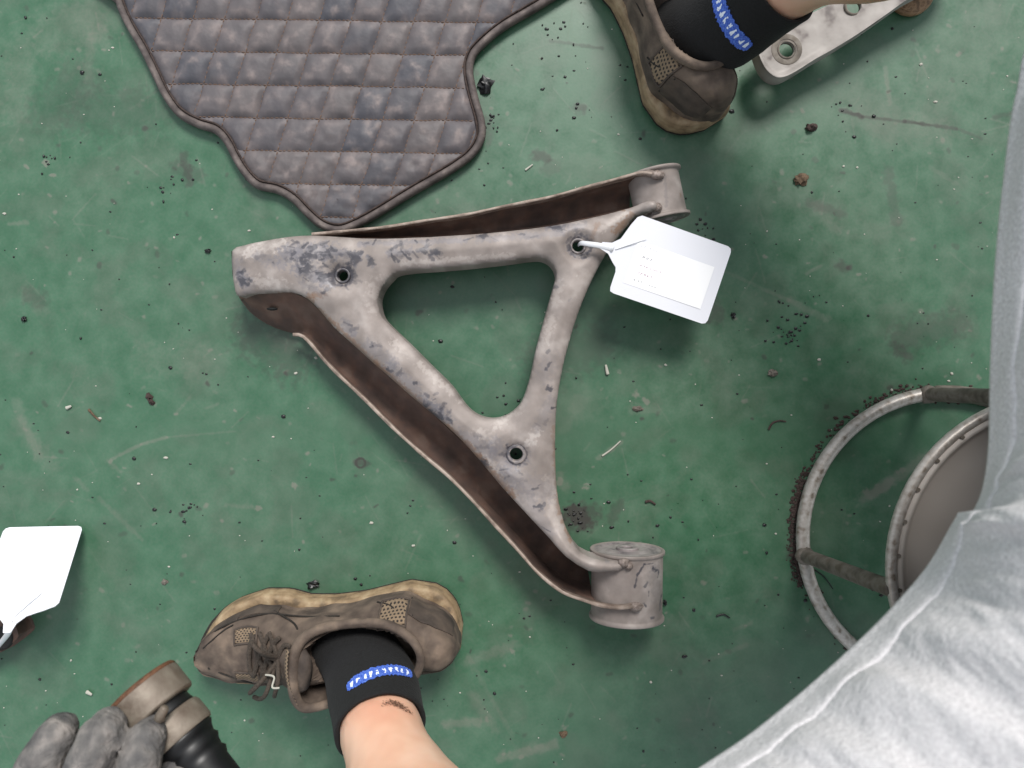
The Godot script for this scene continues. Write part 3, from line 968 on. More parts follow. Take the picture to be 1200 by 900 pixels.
func bushing(root: Node3D, p0: Vector3, p1: Vector3, r: float, rim: float):
	var y := (p0 - p1).normalized()
	var x := y.cross(Vector3.UP).normalized()
	var t := Transform3D(Basis(x, y, x.cross(y)), (p0 + p1) / 2.0)
	var h := p0.distance_to(p1) / 2.0
	var s := Shape.new()
	s.lathe([Vector2(r - 0.003, h - 0.004), Vector2(r - 0.003, h - 0.0005), Vector2(r + rim - 0.0008, h), Vector2(r + rim, h - 0.0008), Vector2(r + rim, h - 0.0032), Vector2(r + rim * 0.3, h - 0.0042), Vector2(r, h - 0.006), Vector2(r, 0.0), Vector2(r, 0.006 - h), Vector2(r + rim * 0.3, 0.0042 - h), Vector2(r + rim, 0.0035 - h), Vector2(r + rim, 0.0010 - h), Vector2(r + rim - 0.0008, -h), Vector2(r - 0.003, 0.0005 - h), Vector2(r - 0.003, 0.004 - h)], 56, t)
	var b0 := at(260, 185, TOP)
	var b1 := at(810, 735, TOP)
	var sleeve := put(s, "bushing", M.arm, root, Vector3.ZERO, Rect2(b0.x, b0.z, b1.x - b0.x, b1.z - b0.z))
	var g := Shape.new()
	g.lathe([Vector2(0.0095, h * 0.97), Vector2(r * 0.55, h + 0.0008), Vector2(r * 0.6, h - 0.0014), Vector2(r * 0.78, h - 0.0014), Vector2(r * 0.82, h + 0.0004), Vector2(r - 0.0015, h - 0.0006), Vector2(r - 0.0025, 0), Vector2(r - 0.0015, 0.0006 - h), Vector2(r * 0.82, -h - 0.0004), Vector2(r * 0.78, 0.0014 - h), Vector2(r * 0.6, 0.0014 - h), Vector2(r * 0.55, -h - 0.0008), Vector2(0.0095, -h * 0.97)], 40, t)
	put(g, "end_washer", M.sleeve, sleeve)
	g = Shape.new()
	g.lathe([Vector2(0.006, 0), Vector2(0.006, h + 0.001), Vector2(0.0068, h + 0.002), Vector2(0.0115, h + 0.002), Vector2(0.0125, h + 0.001), Vector2(0.0125, -h - 0.001), Vector2(0.0115, -h - 0.002), Vector2(0.0068, -h - 0.002), Vector2(0.006, -h - 0.001), Vector2(0.006, 0)], 32, t)
	put(g, "inner_tube", M.sleeve, sleeve)

# ---------------------------------------------------------------- the quilted floor mat

const MAT := [118, -60, 139, 0, 151, 28, 169, 59, 184, 90, 196, 114, 211, 133, 232, 145, 253, 152, 266, 165, 276, 184, 288, 203, 303, 217, 325, 222, 344, 233, 362, 251, 378, 264, 396, 269, 415, 264, 448, 246, 489, 221, 529, 198, 553, 180, 564, 160, 563, 140, 556, 115, 550, 86, 553, 66, 567, 49, 591, 30, 616, 15, 641, 0, 700, -38, 720, -60]

func build_mat():
	var base := at(360, 100, 0)
	var root := thing("floor_mat", "dusty black quilted leather car floor mat with a wavy bound edge beside the control arm", "car mat", base)
	var h := 0.012
	var line := smooth2(flat(MAT, 0.010), true, 4)
	var inner := Geometry2D.offset_polygon(line, -0.0055, Geometry2D.JOIN_ROUND)[0]
	var s := Shape.new()
	s.slab(Geometry2D.offset_polygon(line, -0.003, Geometry2D.JOIN_ROUND)[0], 0.0015, h - 0.0012)
	put(s, "backing", M.seam_dust, root)
	# bound edge, and the seam line inside it
	var ring := PackedVector3Array()
	for i in line.size():
		ring.append(Vector3(line[i].x, 0.0085 + 0.0008 * lump.get_noise_1d(i * 0.15), line[i].y))
	s = Shape.new()
	s.tube(ring, 0.0048, 0.0048, 10, true, 1.35)
	put(s, "edge_binding", M.binding, root)
	ring = PackedVector3Array()
	for p in inner: ring.append(Vector3(p.x, h + 0.001, p.y))
	s = Shape.new()
	s.tube(ring, 0.0012, 0.0012, 6, true)
	put(s, "edge_seam", M.groove, root)
	# quilted pads, between the stitched rows and the slanting stitched lines
	inner = Geometry2D.offset_polygon(line, -0.0064, Geometry2D.JOIN_ROUND)[0]
	var stitches := Shape.new()
	var n := 9
	for j in range(-3, 8):
		for i in range(-1, 21):
			var id := PackedInt32Array()
			var keep := PackedByteArray()
			var g := Shape.new()
			var any := false
			var full := true
			var wrinkle := clampf((j - 3) * 0.35, 0.0, 1.0)
			var pts := PackedVector2Array()
			for b in n + 1:
				for a in n + 1:
					var p := quilt(i + float(a) / n, j + float(b) / n)
					pts.append(p)
					var inside := Geometry2D.is_point_in_polygon(p, inner)
					keep.append(1 if inside else 0)
					any = any or inside
					full = full and inside
			if not any: continue
			var puff := 0.0058 * rng.randf_range(0.8, 1.15)
			for b in n + 1:
				for a in n + 1:
					var k := b * (n + 1) + a
					var p := pts[k]
					if not keep[k]:
						p = near_on(inner, p)
					var x := float(a) / n
					var y := float(b) / n
					var dome := (0.12 + 0.88 * pow(maxf(0.0, sin(PI * x)), 0.36)) * pow(maxf(0.0, sin(PI * y)), 0.40)
					if not full:
						var q := near_on(inner, p)
						dome *= smoothstep(0.0, 0.006, p.distance_to(q)) * 0.8 + 0.2
					var crease := fine.get_noise_2d(p.x * 60.0 + i, p.y * 36.0) * 0.0012 + (0.25 - absf(soft.get_noise_2d(p.x * 55.0 + i * 3.0 + p.y * 40.0, p.y * 45.0 + j * 7.0))) * 0.0065 * wrinkle * smoothstep(0.0, 0.25, x * (1.0 - x) * 4.0)
					g.add(Vector3(p.x, h - 0.0010 + puff * dome + crease * dome, p.y), Vector2(x, y))
			for b in n:
				for a in n:
					var k := b * (n + 1) + a
					if keep[k] + keep[k + 1] + keep[k + n + 1] + keep[k + n + 2] == 0: continue
					g.quad(k, k + 1, k + n + 2, k + n + 1)
			if g.ix.size() == 0: continue
			put(g, "quilted_pad", M.pads[(rng.randi() % 6 + rng.randi() % 6) / 2], root)
			# thread along the upper and the left side of each pad
			for side in 2:
				for c in 7:
					var f := (c + 0.2) / 7.0
					var t := (c + 0.8) / 7.0
					var p := quilt(i + f, j) if side == 0 else quilt(i, j + f)
					var q := quilt(i + t, j) if side == 0 else quilt(i, j + t)
					if Geometry2D.is_point_in_polygon(p, inner) and Geometry2D.is_point_in_polygon(q, inner):
						stitches.tube(PackedVector3Array([Vector3(p.x, h - 0.0007, p.y), Vector3((p.x + q.x) / 2, h, (p.y + q.y) / 2), Vector3(q.x, h - 0.0007, q.y)]), 0.00055, 0.00055, 4)
	var o := put(stitches, "stitching", M.stitch, root)
	o.set_meta("kind", "stuff")

func quilt(i: float, j: float) -> Vector2:
	var v := 20.0 + 38.3 * (j - 1.0) + 0.014 * i * 37.0 - 0.5
	var u := 151.0 + 37.2 * (i - 1.0) - 0.315 * (v - 20.0)
	v += 1.3 * lump.get_noise_2d(i * 0.7, j * 5.0)
	u += 1.6 * lump.get_noise_2d(i * 5.0 + 70.0, j * 0.8)
	var p := at(u, v, 0.013)
	return Vector2(p.x, p.z)

func near_on(poly: PackedVector2Array, p: Vector2) -> Vector2:
	var best := 1e9
	var out := p
	for i in poly.size():
		var q := Geometry2D.get_closest_point_to_segment(p, poly[i], poly[(i + 1) % poly.size()])
		var d := p.distance_squared_to(q)
		if d < best:
			best = d
			out = q
	return out

# ---------------------------------------------------------------- paper tags

func glyphs(im: Image, x: int, y: int, size: int, count: int, ink: Color):      # print too small to read
	for c in count:
		for k in rng.randi_range(3, 5):
			var across := rng.randf() < 0.5
			var px := x + c * (size + 3) + rng.randi_range(0, size / 2)
			var py := y + rng.randi_range(0, size - 2)
			im.fill_rect(Rect2i(px, py, size / 2 + 2 if across else 3, 3 if across else size / 2 + 2), ink)

func tag_frame(o: Vector3, along: Vector3, across: Vector3) -> Transform3D:
	var x := along.normalized()
	var y := x.cross(across).normalized()
	if y.y < 0: y = -y
	return Transform3D(Basis(x, y, across.normalized()), o)

func build_tag(root: Node3D, t: Transform3D, length: float, width: float, sticker: bool, bow: float):
	# x runs from the neck to the far end, z across; neck at x = 0, z = 0
	var w := width / 2
	var c := 0.005
	var poly := PackedVector2Array([Vector2(-0.024, -0.0035), Vector2(-0.014, -0.006), Vector2(-0.006, -0.0135), Vector2(0.000, -w + 0.012), Vector2(0.004, -w + 0.003), Vector2(0.008, -w), Vector2(length - c, -w), Vector2(length - 0.0015, -w + 0.0015), Vector2(length, -w + c),
		Vector2(length, w - c), Vector2(length - 0.0015, w - 0.0015), Vector2(length - c, w), Vector2(0.005, w), Vector2(0.001, w - 0.001), Vector2(0, w - 0.005), Vector2(0, 0.022), Vector2(-0.0015, 0.017), Vector2(-0.006, 0.0135), Vector2(-0.014, 0.006), Vector2(-0.024, 0.0035)])
	var im := Image.create_empty(512, 512, false, Image.FORMAT_RGB8)
	im.fill(Color(0.93, 0.935, 0.955))
	var lift := func(p: Vector2) -> float: return bow * (pow(p.x / length, 2.0) + 0.35 * sin(p.y * 40.0 + 0.6) * p.x / length)
	var s := Shape.new()
	var fine_poly := PackedVector2Array()
	for i in poly.size():
		var q := poly[(i + 1) % poly.size()]
		var k := maxi(1, int(poly[i].distance_to(q) / 0.012))
		for j in k: fine_poly.append(poly[i].lerp(q, float(j) / k))
	s.slab(fine_poly, 0.0, 0.0009, 0.0002, lift)
	for i in s.v.size(): s.v[i] = t * s.v[i]
	put(s, "card", M.paper, root)
	if sticker:
		im.fill(Color(0.935, 0.937, 0.945))
		var ink := Color(0.36, 0.36, 0.40)
		glyphs(im, 30, 40, 16, 6, Color(0.70, 0.70, 0.73))
		glyphs(im, 60, 150, 22, 3, ink)
		glyphs(im, 15, 160, 16, 1, Color(0.85, 0.86, 0.88))
		glyphs(im, 60, 250, 18, 7, Color(0.62, 0.50, 0.57))
		glyphs(im, 60, 340, 18, 5, Color(0.62, 0.50, 0.57))
		glyphs(im, 50, 430, 20, 3, Color(0.60, 0.61, 0.62))
		glyphs(im, 150, 435, 16, 3, Color(0.64, 0.65, 0.66))
		var mt := StandardMaterial3D.new()
		mt.albedo_texture = ImageTexture.create_from_image(im)
		mt.roughness = 0.45
		s = Shape.new()
		var x0 := 0.012
		var x1 := length - 0.012
		var z0 := -0.018
		var z1 := 0.030
		var list := []
		for r in 9:
			var row := PackedVector3Array()
			for k in 13:
				var p := Vector2(lerpf(x0, x1, k / 12.0), lerpf(z0, z1, r / 8.0))
				row.append(t * Vector3(p.x, 0.00125 + lift.call(p), p.y))
			list.append(row)
		s.rows(list)
		put(s, "sticker", mt, root)
	# slit with the tail of the tie
	s = Shape.new()
	s.tube(PackedVector3Array([t * Vector3(-0.008, 0.0015, -0.001), t * Vector3(0.008, 0.0026, -0.013), t * Vector3(0.020, 0.0022, -0.022)]), 0.0007, 0.0003, 5)
	put(s, "tie_tail", M.plastic, root)

func build_tags():
	var neck := at(729, 296, 0.0735)
	var far := at(840, 335, 0.060)
	var side := at(717, 337, 0.066) - at(745, 255, 0.070)
	var along := far - neck
	var root := thing("paper_tag", "white paper tag with a printed sticker tied to the hole of the control arm", "tag", neck, "white paper tags")
	var t := tag_frame(neck, along, side - along.normalized() * side.dot(along.normalized()))
	build_tag(root, t, along.length() + 0.002, 0.088, true, 0.001)
	var s := Shape.new()
	s.tube(smooth3(PackedVector3Array([at(678, 287, 0.056), at(681, 285, 0.068), at(690, 286, 0.0745), at(703, 288, 0.0765), at(716, 291, 0.076), t * Vector3(-0.012, 0.002, 0.0)]), 4), 0.0022, 0.0038, 8, false, 0.5)
	put(s, "tie_strap", M.plastic, root)
	# the second tag, at the left of the picture, tied to a rusty metal scrap
	var corner := at(96, 621, 0.010)
	side = at(8, 616, 0.018) - corner
	far = corner + side * 0.5
	neck = at(65, 719, 0.082) + side * 0.5
	along = far - neck
	root = thing("paper_tag", "blank white paper tag tied to a rusty bracket beside the gloved hand", "tag", neck, "white paper tags")
	t = tag_frame(neck, along, side - along.normalized() * side.dot(along.normalized()))
	build_tag(root, t, along.length(), side.length(), false, 0.0012)
	s = Shape.new()
	s.tube(smooth3(PackedVector3Array([t * Vector3(-0.012, 0.001, 0.0), at(10, 741, 0.086), at(2, 752, 0.062), at(-8, 764, 0.034)]), 4), 0.0036, 0.0022, 8, false, 0.5)
	put(s, "tie_strap", M.plastic, root)
	var c := at(-20, 756, 0)
	root = thing("rusty_bracket", "small rusty bracket with a dark hole under the blank paper tag", "bracket", c)
	s = Shape.new()
	s.slab(smooth2(flat([-90, 735, -30, 728, 8, 730, 18, 742, 14, 750, -20, 772, -90, 790], 0.03), true, 3), 0.0, 0.030, 0.003)
	put(s, "plate", M.rust, root)
	s = Shape.new()
	s.lathe([Vector2(0.0, 0.0306), Vector2(0.008, 0.0306), Vector2(0.010, 0.0325), Vector2(0.0125, 0.0325), Vector2(0.0135, 0.029)], 20, Transform3D(Basis(), Vector3(at(2, 748, 0.03).x, 0, at(2, 748, 0.03).z)))
	put(s, "hole_rim", M.rubber, root)

# ---------------------------------------------------------------- the stool

func build_stool():
	var c := Vector3(0.504, 0, 0.172)
	var root := thing("stool", "low round steel stool with a ring foot and dished grey seat", "stool", c)
	var ring := PackedVector3Array()
	var rim := PackedVector3Array()
	var bead := PackedVector3Array()
	for k in 72:
		var a := TAU * k / 72
		ring.append(c + Vector3(cos(a) * 0.1665, 0.0085, sin(a) * 0.1665 + 0.005))
		rim.append(c + Vector3(cos(a) * 0.1560, 0.195, sin(a) * 0.1560 - 0.004))
		bead.append(c + Vector3(cos(a) * 0.1495, 0.194, sin(a) * 0.1495 - 0.004))
	var s := Shape.new()
	s.tube(ring, 0.0078, 0.0078, 12, true)
	var foot := put(s, "foot_ring", M.chrome, root)
	# the darker sleeve where the ring is joined
	s = Shape.new()
	var sl := PackedVector3Array()
	for k in 12:
		var a := deg_to_rad(lerpf(266, 300, k / 11.0))
		sl.append(c + Vector3(cos(a) * 0.1665, 0.0085, sin(a) * 0.1665 + 0.005))
	s.tube(sl, 0.0092, 0.0092, 12)
	put(s, "joint_sleeve", M.grimy, foot)
	s = Shape.new()
	s.tube(rim, 0.0052, 0.0052, 12, true)
	var seat_rim := put(s, "seat_rim", M.chrome, root)
	for k in 30:
		var a := TAU * (k + 0.35) / 30
		var p := c + Vector3(cos(a) * 0.1535, 0.1985, sin(a) * 0.1535 - 0.004)
		s = Shape.new()
		s.box(Transform3D(Basis(Vector3.UP, -a), p), Vector3(0.0075, 0.0018, 0.0028), 0.0006)
		put(s, "seat_clip", M.grimy, seat_rim)
	s = Shape.new()
	s.lathe([Vector2(0.1535, 0.1965), Vector2(0.149, 0.1985), Vector2(0.1455, 0.1975), Vector2(0.144, 0.1935), Vector2(0.138, 0.188), Vector2(0.12, 0.183), Vector2(0.08, 0.179), Vector2(0.03, 0.177), Vector2(0.0, 0.1768)], 64, Transform3D(Basis(), c + Vector3(0, 0, -0.004)))
	s.lathe([Vector2(0.0, 0.1748), Vector2(0.03, 0.175), Vector2(0.08, 0.177), Vector2(0.12, 0.181), Vector2(0.142, 0.187), Vector2(0.1475, 0.192), Vector2(0.1535, 0.1945)], 64, Transform3D(Basis(), c + Vector3(0, 0, -0.004)))
	put(s, "seat_pan", M.pan, root)
	for k in 4:
		var a := deg_to_rad(172.5 + 90.0 * k)
		var p0 := c + Vector3(cos(a) * 0.1665, 0.009, sin(a) * 0.1665 + 0.005)
		var p1 := c + Vector3(cos(a) * 0.1560, 0.193, sin(a) * 0.1560 - 0.004)
		s = Shape.new()
		s.tube(PackedVector3Array([p0, p0.lerp(p1, 0.5), p1]), 0.0082, 0.0082, 14)
		put(s, "leg", M.grimy, root)
		s = Shape.new()
		s.blob(p0 + Vector3(0, 0.003, 0), Vector3(0.0115, 0.009, 0.0115), 0.2, lump, 12)
		put(s, "weld_bead", M.grimy, foot)

# ---------------------------------------------------------------- the person

# a shoe, measured from the heel: along, medial and lateral reach of the sole, top of the upper, all in millimetres
const SOLE := [[0, 9, 9, 62], [3, 24, 17, 80], [8, 36, 25, 92], [18, 47, 31, 100], [30, 54, 35, 102], [58, 59, 38, 98], [82, 54, 40, 92], [110, 48, 42, 90], [140, 45, 43, 94], [160, 45, 45, 98], [175, 46, 47, 94], [198, 53, 50, 78], [225, 54, 52, 66], [255, 45, 49, 58], [275, 34, 44, 53], [290, 19, 38, 47], [299, 3, 30, 40], [303, -9, 20, 30]]

func sole_at(a: float) -> Array:
	var c := SOLE.size()
	for i in c - 1:
		if a <= SOLE[i + 1][0]:
			var t := clampf((a - SOLE[i][0]) / float(SOLE[i + 1][0] - SOLE[i][0]), 0, 1)
			var out := []
			for k in range(1, 4):
				out.append(lerpf(SOLE[i][k], SOLE[i + 1][k], t) / 1000.0)
			return out
	return [SOLE[c - 1][1] / 1000.0, SOLE[c - 1][2] / 1000.0, SOLE[c - 1][3] / 1000.0]

func shoe_skin(a: float, q: float, off := 0.0) -> Vector3:        # a point of the upper: (along, height, medial); q runs from the medial to the lateral side
	var s := sole_at(a)
	var inset_m := lerpf(0.004, 0.011, smoothstep(130, 200, a)) + 0.010 * smoothstep(70, 30, a)
	var inset_l := 0.006
	var m0: float = s[0] - inset_m + off
	var l0: float = -s[1] + inset_l - off
	if m0 < l0 + 0.006:
		var mid := (m0 + l0) / 2
		m0 = mid + 0.003
		l0 = mid - 0.003
	var base := 0.026 + 0.010 * pow(clampf((a - 240) / 60.0, 0, 1), 1.5)
	var th := PI * q
	var e := 0.72
	var y := pow(sin(th), 0.62)
	var x := signf(cos(th)) * pow(absf(cos(th)), e)
	var narrow := lerpf(1.0, 0.90, y)
	var mid := (m0 + l0) / 2.0
	var p := Vector3(a / 1000.0, base + (s[2] + off - base) * y, mid + (m0 - l0) / 2.0 * x * narrow)
	# the opening for the foot
	var reach := 1.0 - pow((a - 103.0) / 60.0, 2.0)
	if reach > 0.0:
		var w := 0.031 * pow(reach, 0.45)
		var gap := absf(p.z + 0.001) / w
		p.y -= 0.042 * (1.0 - smoothstep(0.74, 1.0, gap))
	# folds over the ball of the foot and dents in the side
	p.y += (fine.get_noise_2d(a * 0.04, q * 3.0) * 0.0032 * smoothstep(0.0, 0.2, minf(q, 1.0 - q)))
	p.z += soft.get_noise_2d(a * 0.03 + 30.0, q * 4.0 + 9.0) * 0.0018
	return p

func build_shoe(parent: Node3D, x: Transform3D, side: float):       # x: along, up, medial
	var place := func(p: Vector3) -> Vector3: return x * Vector3(p.x, p.y, p.z * side)
	var list := []
	var stations := []
	for k in 64:
		var t := k / 63.0
		stations.append(lerpf(0.5, 302.0, t - 0.06 * sin(TAU * t)))
	for a in stations:
		var row := PackedVector3Array()
		for k in 49: row.append(place.call(shoe_skin(a, k / 48.0)))
		list.append(row)
	var s := Shape.new()
	s.rows(list)
	for r in [[0, true], [-1, false]]:
		var ring: PackedVector3Array = list[r[0]]
		var mid := Vector3.ZERO
		for p in ring: mid += p / ring.size()
		s.fan(ring, mid, r[1])
	var shoe := put(s, "shoe", M.upper, parent)
	# the sole: ring after ring outward from the ground
	var outline := PackedVector2Array()
	for k in 60: outline.append(Vector2(lerpf(0, 303, k / 59.0 - 0.05 * sin(TAU * k / 59.0)), 1))
	var around := PackedVector3Array()      # along, lateral position, spring
	for k in 60: around.append(Vector3(outline[k].x, sole_at(outline[k].x)[0], 0))
	for k in range(58, 0, -1): around.append(Vector3(outline[k].x, -sole_at(outline[k].x)[1], 0))
	var ring_at := func(h: float, out: float) -> PackedVector3Array:
		var r := PackedVector3Array()
		for i in around.size():
			var p := around[i]
			var d := around[(i + 1) % around.size()] - around[(i - 1 + around.size()) % around.size()]
			var n := Vector2(-d.y * 1000.0, d.x).normalized()       # outward in (along, lateral)
			var spring := 0.014 * pow(clampf((p.x - 235.0) / 68.0, 0, 1), 2.0) + 0.004 * pow(clampf((22.0 - p.x) / 22.0, 0, 1), 2.0)
			var tuck := out - 0.0065 * smoothstep(262.0, 300.0, p.x) * smoothstep(0.003, 0.012, h)
			r.append(place.call(Vector3(p.x / 1000.0 + n.x * tuck, h + spring, p.y + n.y * tuck)))
		return r
	s = Shape.new()
	var rows := []
	var thick := 0.031
	for q in [[0.005, -0.004], [0.0055, -0.001], [0.0085, 0.0006], [0.0115, 0.0012], [0.0125, 0.0004], [0.0135, 0.0012], [0.018, 0.0008], [0.019, -0.0002], [0.020, 0.0003], [0.0245, -0.0008], [0.0255, -0.0018], [0.0265, -0.0012], [0.029, -0.0024], [thick, -0.0045], [thick, -0.012], [thick - 0.003, -0.016]]:
		rows.append(ring_at.call(q[0], q[1]))
	s.rows(rows, true)
	put(s, "midsole", M.midsole, shoe)
	s = Shape.new()
	rows = []
	for q in [[0.0, -0.008], [0.0, -0.003], [0.0012, -0.001], [0.0045, 0.0008], [0.0056, -0.001], [0.006, -0.006]]:
		rows.append(ring_at.call(q[0], q[1]))
	s.rows(rows, true)
	var cap := Shape.new()
	var mid := Vector3.ZERO
	for p in rows[0]: mid += p / rows[0].size()
	s.fan(rows[0], mid)
	put(s, "outsole", M.outsole, shoe)
	# overlays of darker leather: toe guard, side band, heel counter
	for o in [[246, 300, 0.02, 0.20], [200, 262, 0.02, 0.13], [6, 52, 0.03, 0.24], [6, 52, 0.76, 0.97], [190, 300, 0.86, 0.98]]:
		s = patch(o[0], o[1], o[2], o[3], 0.0013, 20, 10, place)
		put(s, "overlay", M.upper_dark, shoe)
	# mesh windows
	for o in [[219, 247, 0.30, 0.45], [54, 84, 0.08, 0.36], [219, 247, 0.62, 0.74]]:
		s = patch(o[0], o[1], o[2], o[3], 0.0011, 14, 12, place)
		put(s, "mesh_panel", perforated(), shoe)
		var hem := PackedVector3Array()
		for e in [[o[0], o[2]], [o[1], o[2]], [o[1], o[3]], [o[0], o[3]], [o[0], o[2]]]:
			if hem.size():
				var last: Array = [hem_last[0], hem_last[1]]
				for k in range(1, 9):
					hem.append(place.call(shoe_skin(lerpf(last[0], e[0], k / 8.0), lerpf(last[1], e[1], k / 8.0), 0.0010)))
			else: hem.append(place.call(shoe_skin(e[0], e[1], 0.0010)))
			hem_last = e
		s = Shape.new()
		s.tube(hem, 0.0013, 0.0013, 6)
		put(s, "panel_edge", M.upper_dark, shoe)
	# seams
	for line in [[[298, 0.17], [270, 0.20], [240, 0.185], [215, 0.14], [196, 0.12]], [[285, 0.34], [262, 0.27], [250, 0.24]], [[205, 0.10], [180, 0.17], [172, 0.22]], [[196, 0.12], [165, 0.10], [130, 0.14]], [[90, 0.08], [70, 0.16], [58, 0.36]], [[52, 0.05], [48, 0.22]], [[280, 0.62], [255, 0.70], [232, 0.82]]]:
		var pts := PackedVector3Array()
		for q in line: pts.append(place.call(shoe_skin(q[0], q[1], 0.0006)))
		s = Shape.new()
		s.tube(smooth3(pts, 5), 0.0011, 0.0011, 5)
		put(s, "seam", M.outsole, shoe)
	# padded collar, wider where it leans out over the tongue
	var rim := PackedVector3Array()
	var thick_at := PackedFloat32Array()
	var path := [[38, 0, 102, 5], [46, 20, 102, 5.5], [68, 34, 98, 6], [95, 36.5, 92, 6], [130, 35, 94, 6], [155, 28, 98, 6.5], [168, 12, 101, 7], [171, -14, 103, 7], [170, -36, 100, 6.5], [163, -49, 95, 6], [149, -50, 92, 5.5], [125, -44, 91, 5.5], [95, -37, 92, 5.5], [68, -31, 98, 5.5], [46, -19, 102, 5.5]]
	for k in path.size():
		for q in 4:
			var p := []
			for d in 4: p.append(cubic_interpolate(path[k][d], path[(k + 1) % path.size()][d], path[(k - 1 + path.size()) % path.size()][d], path[(k + 2) % path.size()][d], q / 4.0))
			rim.append(place.call(Vector3(p[0], p[2], p[1]) / 1000.0))
			thick_at.append(p[3] / 1000.0 * 0.86)
	s = Shape.new()
	s.cord(rim, thick_at, 12, 1.1)
	# the wall under the collar, down into the shoe
	list = []
	for h in 5:
		var row := PackedVector3Array()
		for p in rim:
			var q := x.affine_inverse() * p
			var t := h / 4.0
			q.z = lerpf(q.z * side, clampf(q.z * side, -0.036, 0.031), t) * side
			q.x = lerpf(q.x, 0.094 + (q.x - 0.094) * 0.93, t)
			q.y = lerpf(q.y, 0.045, t)
			row.append(x * q)
		list.append(row)
	s.rows(list, true)
	var collar := put(s, "collar", M.upper, shoe)
	# tongue under it, and the punched strip along its front
	s = Shape.new()
	s.tube(smooth3(PackedVector3Array([place.call(Vector3(0.226, 0.050, -0.004)), place.call(Vector3(0.202, 0.062, -0.006)), place.call(Vector3(0.184, 0.080, -0.008)), place.call(Vector3(0.166, 0.094, -0.010))]), 4), 0.020, 0.026, 14, false, 0.4)
	put(s, "tongue", M.upper_dark, shoe)
	list = []
	for r in 15:
		var t := r / 14.0
		var row := PackedVector3Array()
		for k in 7:
			var b := lerpf(-0.35, 1.25, k / 6.0)
			var f := Vector2(0.1695, lerpf(0.016, -0.044, t))
			f.x += 0.003 * sin(t * PI) - 0.006 * t * t
			var r0 := 0.0076 - 0.0010 * t * t
			row.append(place.call(Vector3(f.x + cos(b) * r0, 0.1015 + 0.002 * sin(t * PI) - 0.004 * t * t + sin(b) * r0 * 1.1, f.y)))
		list.append(row)
	s = Shape.new()
	s.rows(list)
	for q in s.uv.size(): s.uv[q] *= Vector2(0.45, 1.9)
	put(s, "punched_strip", perforated(), shoe)
	# laces
	for l in [[[176, .40], [184, .42], [192, .50], [199, .60], [202, .66]], [[176, .64], [184, .60], [192, .50], [199, .40], [203, .34]], [[190, .36], [197, .42], [205, .50], [211, .60], [214, .66]], [[190, .66], [197, .60], [205, .50], [211, .40], [215, .35]], [[204, .36], [210, .44], [217, .52], [222, .60], [225, .64]], [[204, .66], [210, .58], [217, .50], [222, .42], [226, .37]], [[222, .38], [226, .46], [228, .54], [226, .62]]]:
		var pts := PackedVector3Array()
		for q in l: pts.append(place.call(shoe_skin(q[0], q[1], 0.0028)))
		s = Shape.new()
		s.tube(smooth3(pts, 6), 0.0026, 0.0026, 8, false, 0.6)
		put(s, "lace", M.lace, shoe)
	for l in [[[192, .084, 0], [204, .104, 14], [214, .100, 22], [216, .088, 16], [204, .088, 4], [192, .084, -2]], [[192, .084, -4], [206, .100, -20], [220, .090, -34], [222, .078, -36], [208, .084, -22], [194, .084, -6]], [[192, .084, -2], [186, .104, -16], [190, .102, -30], [196, .086, -40]], [[193, .084, -3], [200, .098, -30], [212, .082, -44], [226, .062, -50]]]:
		var pts := PackedVector3Array()
		for q in l: pts.append(place.call(Vector3(q[0] / 1000.0, q[1], q[2] / 1000.0)))
		s = Shape.new()
		s.tube(smooth3(pts, 8), 0.0024, 0.0024, 8)
		put(s, "lace", M.lace, shoe)
	s = Shape.new()
	s.tube(smooth3(PackedVector3Array([place.call(Vector3(0.200, .100, -.012)), place.call(Vector3(0.190, .104, -.013)), place.call(Vector3(0.191, .108, -.022)), place.call(Vector3(0.184, .108, -.023))]), 5), 0.0011, 0.0011, 6)
	put(s, "lace_tip", M.white, shoe)

var hem_last := []
var holes_mat: StandardMaterial3D

func perforated() -> StandardMaterial3D:
	if holes_mat: return holes_mat
	var im := Image.create_empty(128, 128, false, Image.FORMAT_RGB8)
	for y in 128:
		for x in 128:
			var p := Vector2(fposmod(x, 16.0) - 8.0, fposmod(y + (8 if (x / 16) % 2 else 0), 16.0) - 8.0)
			var g := smoothstep(3.6, 5.4, p.length())
			im.set_pixel(x, y, Color(0.14, 0.12, 0.11).lerp(Color(0.56, 0.48, 0.39), g * (0.85 + 0.15 * lump.get_noise_2d(x * 0.1, y * 0.1))))
	holes_mat = StandardMaterial3D.new()
	holes_mat.albedo_texture = ImageTexture.create_from_image(im)
	holes_mat.roughness = 0.9
	return holes_mat

func patch(a0: float, a1: float, q0: float, q1: float, off: float, na: int, nq: int, place: Callable) -> Shape:
	var s := Shape.new()
	var list := []
	for r in na + 3:
		var row := PackedVector3Array()
		var fr := clampf((r - 1.0) / na, 0, 1)
		for k in nq + 3:
			var fk := clampf((k - 1.0) / nq, 0, 1)
			var o := off if r > 0 and r < na + 2 and k > 0 and k < nq + 2 else -0.001
			var round_ := 0.10 * pow(absf(fr * 2 - 1), 3.0) * signf(0.5 - fk)
			row.append(place.call(shoe_skin(lerpf(a0, a1, fr), lerpf(q0, q1, clampf(fk + round_ * absf(fk * 2 - 1), 0, 1)), o)))
		list.append(row)
	s.rows(list)
	return s

func leg_ring(line: PackedVector3Array, radii: PackedFloat32Array, t: float) -> Array:
	var f := t * (line.size() - 1)
	var i := mini(int(f), line.size() - 2)
	return [line[i].lerp(line[i + 1], f - i), lerpf(radii[i], radii[i + 1], f - i), (line[i + 1] - line[i]).normalized()]

